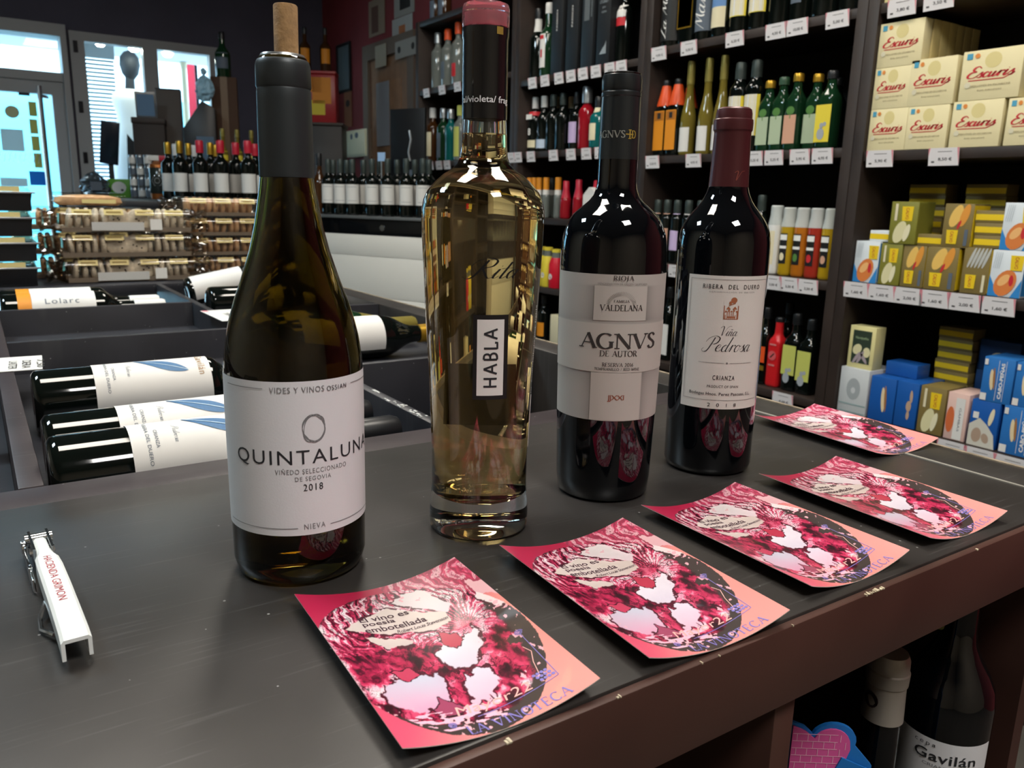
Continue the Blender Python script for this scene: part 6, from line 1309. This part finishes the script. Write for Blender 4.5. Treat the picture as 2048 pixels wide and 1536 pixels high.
# black clamshell trays at the left
m_blt = mat('black plastic tray', '#101216', .25)
for k, wd in enumerate(('bottom', 'second', 'third', 'top')):
    z = .0006 + k * .0582
    t = thing('clamshell_tray', 'black tray with clear lid in the left stack, ' + wd, 'tray', (.016 + .004 * (k % 2), 2.31, z), 0, 'black clamshell trays')
    w_ = .22
    put('tray', MB().prism([(-w_ / 2 + .008, .001), (w_ / 2 - .008, .001), (w_ / 2, .044), (w_ / 2 - .006, .044), (w_ / 2 - .013, .006), (-w_ / 2 + .013, .006), (-w_ / 2 + .006, .044), (-w_ / 2, .044)], -.07, .07).xf(Matrix(((1, 0, 0, 0), (0, 0, -1, 0), (0, 1, 0, 0), (0, 0, 0, 1)))), m_blt, t)
    put('end_wall', MB().box(-w_ / 2 + .004, w_ / 2 - .004, -.073, -.0702, .001, .044), m_blt, t); put('end_wall', MB().box(-w_ / 2 + .004, w_ / 2 - .004, .0702, .073, .001, .044), m_blt, t)
    put('rim', MB().box(-w_ / 2 - .006, w_ / 2 + .006, -.079, -.0732, .041, .045).mesh('rim', True, .001), K_sil, t)
    put('lid', MB().prism([(-w_ / 2, .0452), (w_ / 2, .0452), (w_ / 2 - .012, .057), (-w_ / 2 + .012, .057)], -.073, .073).xf(Matrix(((1, 0, 0, 0), (0, 0, -1, 0), (0, 1, 0, 0), (0, 0, 0, 1)))).mesh('lid', True, .003), m_film, t)
    put('sticker', MB().box(.03, .085, -.0755, -.0745, .0455, .0565), m_gold, t)
    for j in range(5): put('pastry', cookie_s, m_bis, t, (-.075 + .04 * j, -.02, .031), (0, 1.2, 0))

# ------------------------------------------------------------------ bottles lying in the bins
LY = (0, PI / 2, 0)     # neck towards +x
lie = dict(h=.322, r=.0372, nr=.0142, s0=.60, s1=.72, glass=G_blk, cap=K_blk, cap0=.80)
phu = PI + .62
def feather(t):
    P = bprof(.322, .0372, .0142, .60, .72)[3:]; fn = on_rev(P, phu, .0010)
    A_, B_ = (-.024, .108), (.004, .166); pts = [(A_[0] + (B_[0] - A_[0]) * (k / 16) ** .9, A_[1] + (B_[1] - A_[1]) * k / 16) for k in range(17)]
    V_, F_ = [], []; hw = [.0006 + .0078 * math.sin(PI * min(k / 16, 1) ** 1.2) ** .8 for k in range(17)]
    for sgn in (0, 1, 2, 3): ribbon(V_, F_, [(p_[0] + hw[k] * (-.75 + .5 * sgn), p_[1]) for k, p_ in enumerate(pts)], [hw[k] * .27 for k in range(17)])
    put('feather_print', lay('feather_print', (V_, F_), fn), mat('blue feather print', '#3d6a94', .5), t)
    V_, F_ = [], []; ribbon(V_, F_, pts, [.0005] * 17)
    put('feather_spine', lay('feather_spine', (V_, F_), on_rev(P, phu, .0014)), mat('pale blue print', '#a9c3d4', .5), t)
    put('lettering', lay('lettering', fit(sans('Gavilán', 0, 1.1), -.006, .182, .036, .0085), fn), mat('bronze ink', '#9a7440', .5), t)
    put('script_lettering', lay('script_lettering', fit(script('Pedrosa'), -.004, .100, .022, .006), fn), P_gry, t)
    put('small_lettering', lay('small_lettering', merge(fit(sans('RIBERA DEL DUERO'), 0, .076, .05, .003), fit(sans('CRIANZA'), 0, .083, .02, .003)), fn), P_gry, t)
for (x, y, z), wd in (((.040, 1.05, -.0125), 'farthest in the near bin'), ((.036, .832, -.0125), 'in the middle of the near bin'), ((.034, .7535, -.0125), 'nearest, against the front rail')):
    t = bottle('wine_bottle', 'wine bottle lying with white feather label, ' + wd, (x, y, z), labels=[(.062, .192, 1.25, P_wht)], phi=phu, rot=LY, group='bottles lying in the near bin', **lie); feather(t)
lola = dict(lie, h=.30, cap=K_wht)
for (x, y, z), wd in (((.034, 1.862, -.0125), 'front'), ((.036, 1.94, -.0125), 'behind the front one')):
    t = bottle('wine_bottle', 'lying bottle with white and orange label in the far bin, ' + wd, (x, y, z), labels=[(.052, .165, 1.3, P_wht), (.028, .0515, 1.3, P_or, 'orange_band')], phi=phu + .2, rot=LY, group='bottles lying in the far bin', **lola)
    q = rot2(fit(sans('Lolarc', 0, 1.2), 0, 0, .06, .012), PI / 2); put('lettering', lay('lettering', ([(a + .003, b + .105) for a, b in q[0]], q[1]), on_rev([(0, .0372), (1, .0372)], phu + .2, .0012)), P_gry, t)
t = bottle('wine_bottle', 'lying bottle with plain white label and amber foil in the right bin', (.415, 1.30, -.0125), h=.298, r=.0372, nr=.015, s0=.58, s1=.80, glass=G_blk, cap=K_gold, cap0=.82, labels=[(.03, .165, 1.4, P_wht)], phi=phu, rot=LY)
t = bottle('wine_bottle', 'lying green bottle with gold neck behind the plain white one', (.402, 1.40, -.0125), h=.30, r=.0372, nr=.015, s0=.5, s1=.8, glass=G_grn, cap=K_olive, cap0=.62, labels=[(.03, .10, 1.2, P_wht)], phi=phu, rot=LY)
t = bottle('wine_bottle', 'lying bottle with white label at the back of the right bin', (.425, 1.86, -.0125), h=.298, r=.0372, nr=.015, s0=.6, s1=.76, glass=G_blk, cap=K_wht, cap0=.8, labels=[(.07, .19, 1.4, P_wht)], phi=phu, rot=LY)
t = bottle('wine_bottle', 'white label bottle propped up with its neck on the rack side board', (.428, 2.085, -.0115), h=.30, r=.0350, nr=.0140, s0=.60, s1=.74, glass=G_blk, cap=K_wht, cap0=.82, labels=[(.012, .135, 1.5, P_wht)], phi=phu, rot=(0, PI / 2 - .19, 0))
for k, (x, y) in enumerate(((-.33, .7545), (-.325, .99))):
    bottle('wine_bottle', 'lying dark bottle in the bin left of the divider, ' + ('near' if k == 0 else 'far'), (x, y, -.0125), labels=[(.06, .19, 1.25, P_wht)], phi=phu, rot=LY, group='bottles lying in the left bin', **lie)
# price cards lying on the rack
def rack_card(lab, p0, w, d, rz, rows):
    t = thing('shelf_card', lab, 'card', p0, rz); put('card', MB().box(-w / 2, w / 2, -d / 2, d / 2, 0, .0008), P_wht, t); put('pink_print', MB().box(-w / 2 + .002, -w / 2 + .012, d / 2 - .02, d / 2 - .002, .0008, .0012), m_tagp, t)
    rr_ = [rot2(fit(sans(s), 0, 0, d * .55, .010), -PI / 2) for s in rows]
    letters('lettering', [([(a + w * .02 + .0155 * i, b - d * .12) for a, b in q[0]], q[1]) for i, q in enumerate(rr_)], lambda a, b: (a, b, .0014), I_dk, t)
q = at_z(20, 728, .001); rack_card('white price card with black text on the left divider', (q.x + .002, q.y, .0003), .07, .10, -.06, ['LASTER', 'DERA', '7,50'])
q = at_z(412, 632, .001); rack_card('white price card with pink corner on the second divider', (.394, q.y, .0003), .062, .15, .03, ['TINTO', 'ROBLE', '6,50'])

# ------------------------------------------------------------------ under the counter
uc = thing('wine_bottle', 'dark bottle with grey capsule under the counter', 'bottle', (.585, .345, -.4215))
q = at_d(1768, 1400, .70)
uc.location = (q.x, q.y, -.4215); r_ = .0385
ub = [(.004, 0), (0, .02), (0, .034), (.003, .0378), (.01, r_), (.135, r_), (.15, .0375), (.165, .033), (.18, .026), (.19, .0185), (.198, .0158), (.33, .0145), (.335, 0)]
ztop = at_d(1785, 1292, .70).z; sc_ = (ztop + .4215 - .0) / .335
ub = [(z * sc_, r) for z, r in ub]
put('glass', MB().lathe(ub, 48).mesh('glass', True, angle=50), m_blkg, uc)
zc0 = at_d(1755, 1435, .70).z + .4215; H_ = .335 * sc_
put('capsule', MB().lathe([(zc0, .0150), (zc0, .0172), (H_ * .90, .0160), (H_ * .905, .0172), (H_ * .945, .0176), (H_ * .95, .0166), (H_ * .985, .0164), (H_ + .001, .0145), (H_ + .0012, 0)], 40).mesh('capsule', True, angle=30), mat('silver grey capsule', '#a39c92', .4, .3), uc)
put('round_seal', lay('round_seal', ell2(-.011, (zc0 + H_ * .9) / 2 + .004, .007, .0075, 16), on_rev([(0, .0166), (1, .0166)], camdir(q.x, q.y), .0006)), mat('dark plum seal', '#2a1a1c', .4), uc)
q = at_d(1888, 1440, .755)
gv = thing('wine_bottle', 'dark bottle with white label under the counter, right of the grey capsule', 'bottle', (q.x, q.y, -.4215))
zt_ = at_d(1878, 1240, .755).z; gh = zt_ + .4215 + .06; gr = .0385
lz0 = at_d(1888, 1545, .755).z + .4215; lz1 = at_d(1888, 1478, .755).z + .4395
gp = [(.004, 0), (0, .02), (0, .034), (.003, .0378), (.01, gr), (gh * .63, gr), (gh * .68, .036), (gh * .72, .030), (gh * .76, .022), (gh * .80, .0165), (gh * .84, .0150), (gh, .0140), (gh, 0)]
put('glass', MB().lathe(gp, 48).mesh('glass', True, angle=50), m_blkg, gv)
fg = on_rev(gp[3:], camdir(q.x, q.y), .0004); lb = put('label', sheet('label', -.042, .048, max(lz0 - .06, .02), lz1 + .0, fg, 40, 4), m_lab, gv)
fg2 = on_rev(gp[3:], camdir(q.x, q.y), .0008)
letters('lettering', (fit(sans('cepa', 0, 1.4), -.012, lz1 - .0065, .018, .0042), fit(sans('Gavilán', .012, 1.05), .006, lz1 - .0160, .052, .0100)), fg2, MATS['black ink'], lb)
put('fine_print', lay('fine_print', fit(sans('CRIANZA 2019'), .008, lz1 - .0255, .04, .003), fg2), MATS['grey ink'], lb)
# pink and blue cardboard display piece
q = at_d(1655, 1500, .60)
pd = thing('cardboard_display', 'pink and blue cut-out cardboard display standing under the counter', 'display', (q.x, q.y, -.4215), -.62)
hh = q.z + .4215
m_pkc = mat('pink card', '#d9589c', .6); m_blc = mat('blue card', '#1c74c4', .6)
def upx(pts, t0, t1): return MB().prism(pts, t0, t1).xf(Matrix(((1, 0, 0, 0), (0, 0, -1, 0), (0, 1, 0, 0), (0, 0, 0, 1))))
outl = [(-.028, 0), (.034, 0), (.034, hh - .012), (.020, hh + .004)] + [(.004 + .0165 * math.cos(a), hh + .008 + .0135 * math.sin(a)) for a in [PI * k / 10 * .9 for k in range(11)]] + [(-.018, hh + .018), (-.028, hh + .022)]
put('blue_backing', upx(outl, -.004, -.0005), m_blc, pd)
inl = [(-.0275, .01), (.012, .01), (.012, hh - .012), (.016, hh + .002)] + [(.002 + .0135 * math.cos(a), hh + .006 + .0125 * math.sin(a)) for a in [PI * k / 10 * .9 for k in range(11)]] + [(-.018, hh + .016), (-.0275, hh + .020)]
put('pink_panel', upx(inl, 0, .0015), m_pkc, pd)
gl = []
for j in range(14):
    zz = hh + .014 - .006 * j; gl.append(rule(-.0272, zz, .011 if j > 2 else .006, zz, .0006))
    for i in range(5): gl.append(rule(-.024 + .008 * i + .004 * (j % 2), zz, -.024 + .008 * i + .004 * (j % 2), zz - .006, .0005))
put('brick_print', lay('brick_print', merge(*gl), lambda a, b: (a, -.0018, b)), mat('pale pink print', '#f0b0cf', .6), pd)
put('blue_panel', upx([(-.004, hh - .04), (.0335, hh - .04), (.0335, hh - .014), (.010, hh - .004)], .0018, .003), m_blc, pd)
put('number_print', lay('number_print', merge(*[rect2(.002 + .006 * (k % 5), .006 + .006 * (k % 5), hh - .018 - .005 * (k // 5), hh - .0155 - .005 * (k // 5)) for k in range(15)]), lambda a, b: (a, -.0034, b)), mat('cyan print', '#8fd0e4', .6), pd)
# dry leaf tags on the neck of the white-labelled one
m_leaf = mat('dry olive leaf', '#8a8a52', .7)
for (px0, py0, px1, py1, w_) in ((1876, 1258, 1898, 1240, .0045), (1924, 1285, 1934, 1252, .0022)):
    a = at_d(px0, py0, .735) - gv.location; b = at_d(px1, py1, .735) - gv.location; V_, F_ = [], []
    mb = MB().tube([tuple(a + (b - a) * k / 8) for k in range(9)], [.0004 + w_ * math.sin(PI * k / 8) for k in range(9)], 8)
    put('leaf_tag', mb.mesh('leaf_tag', True), m_leaf, gv)
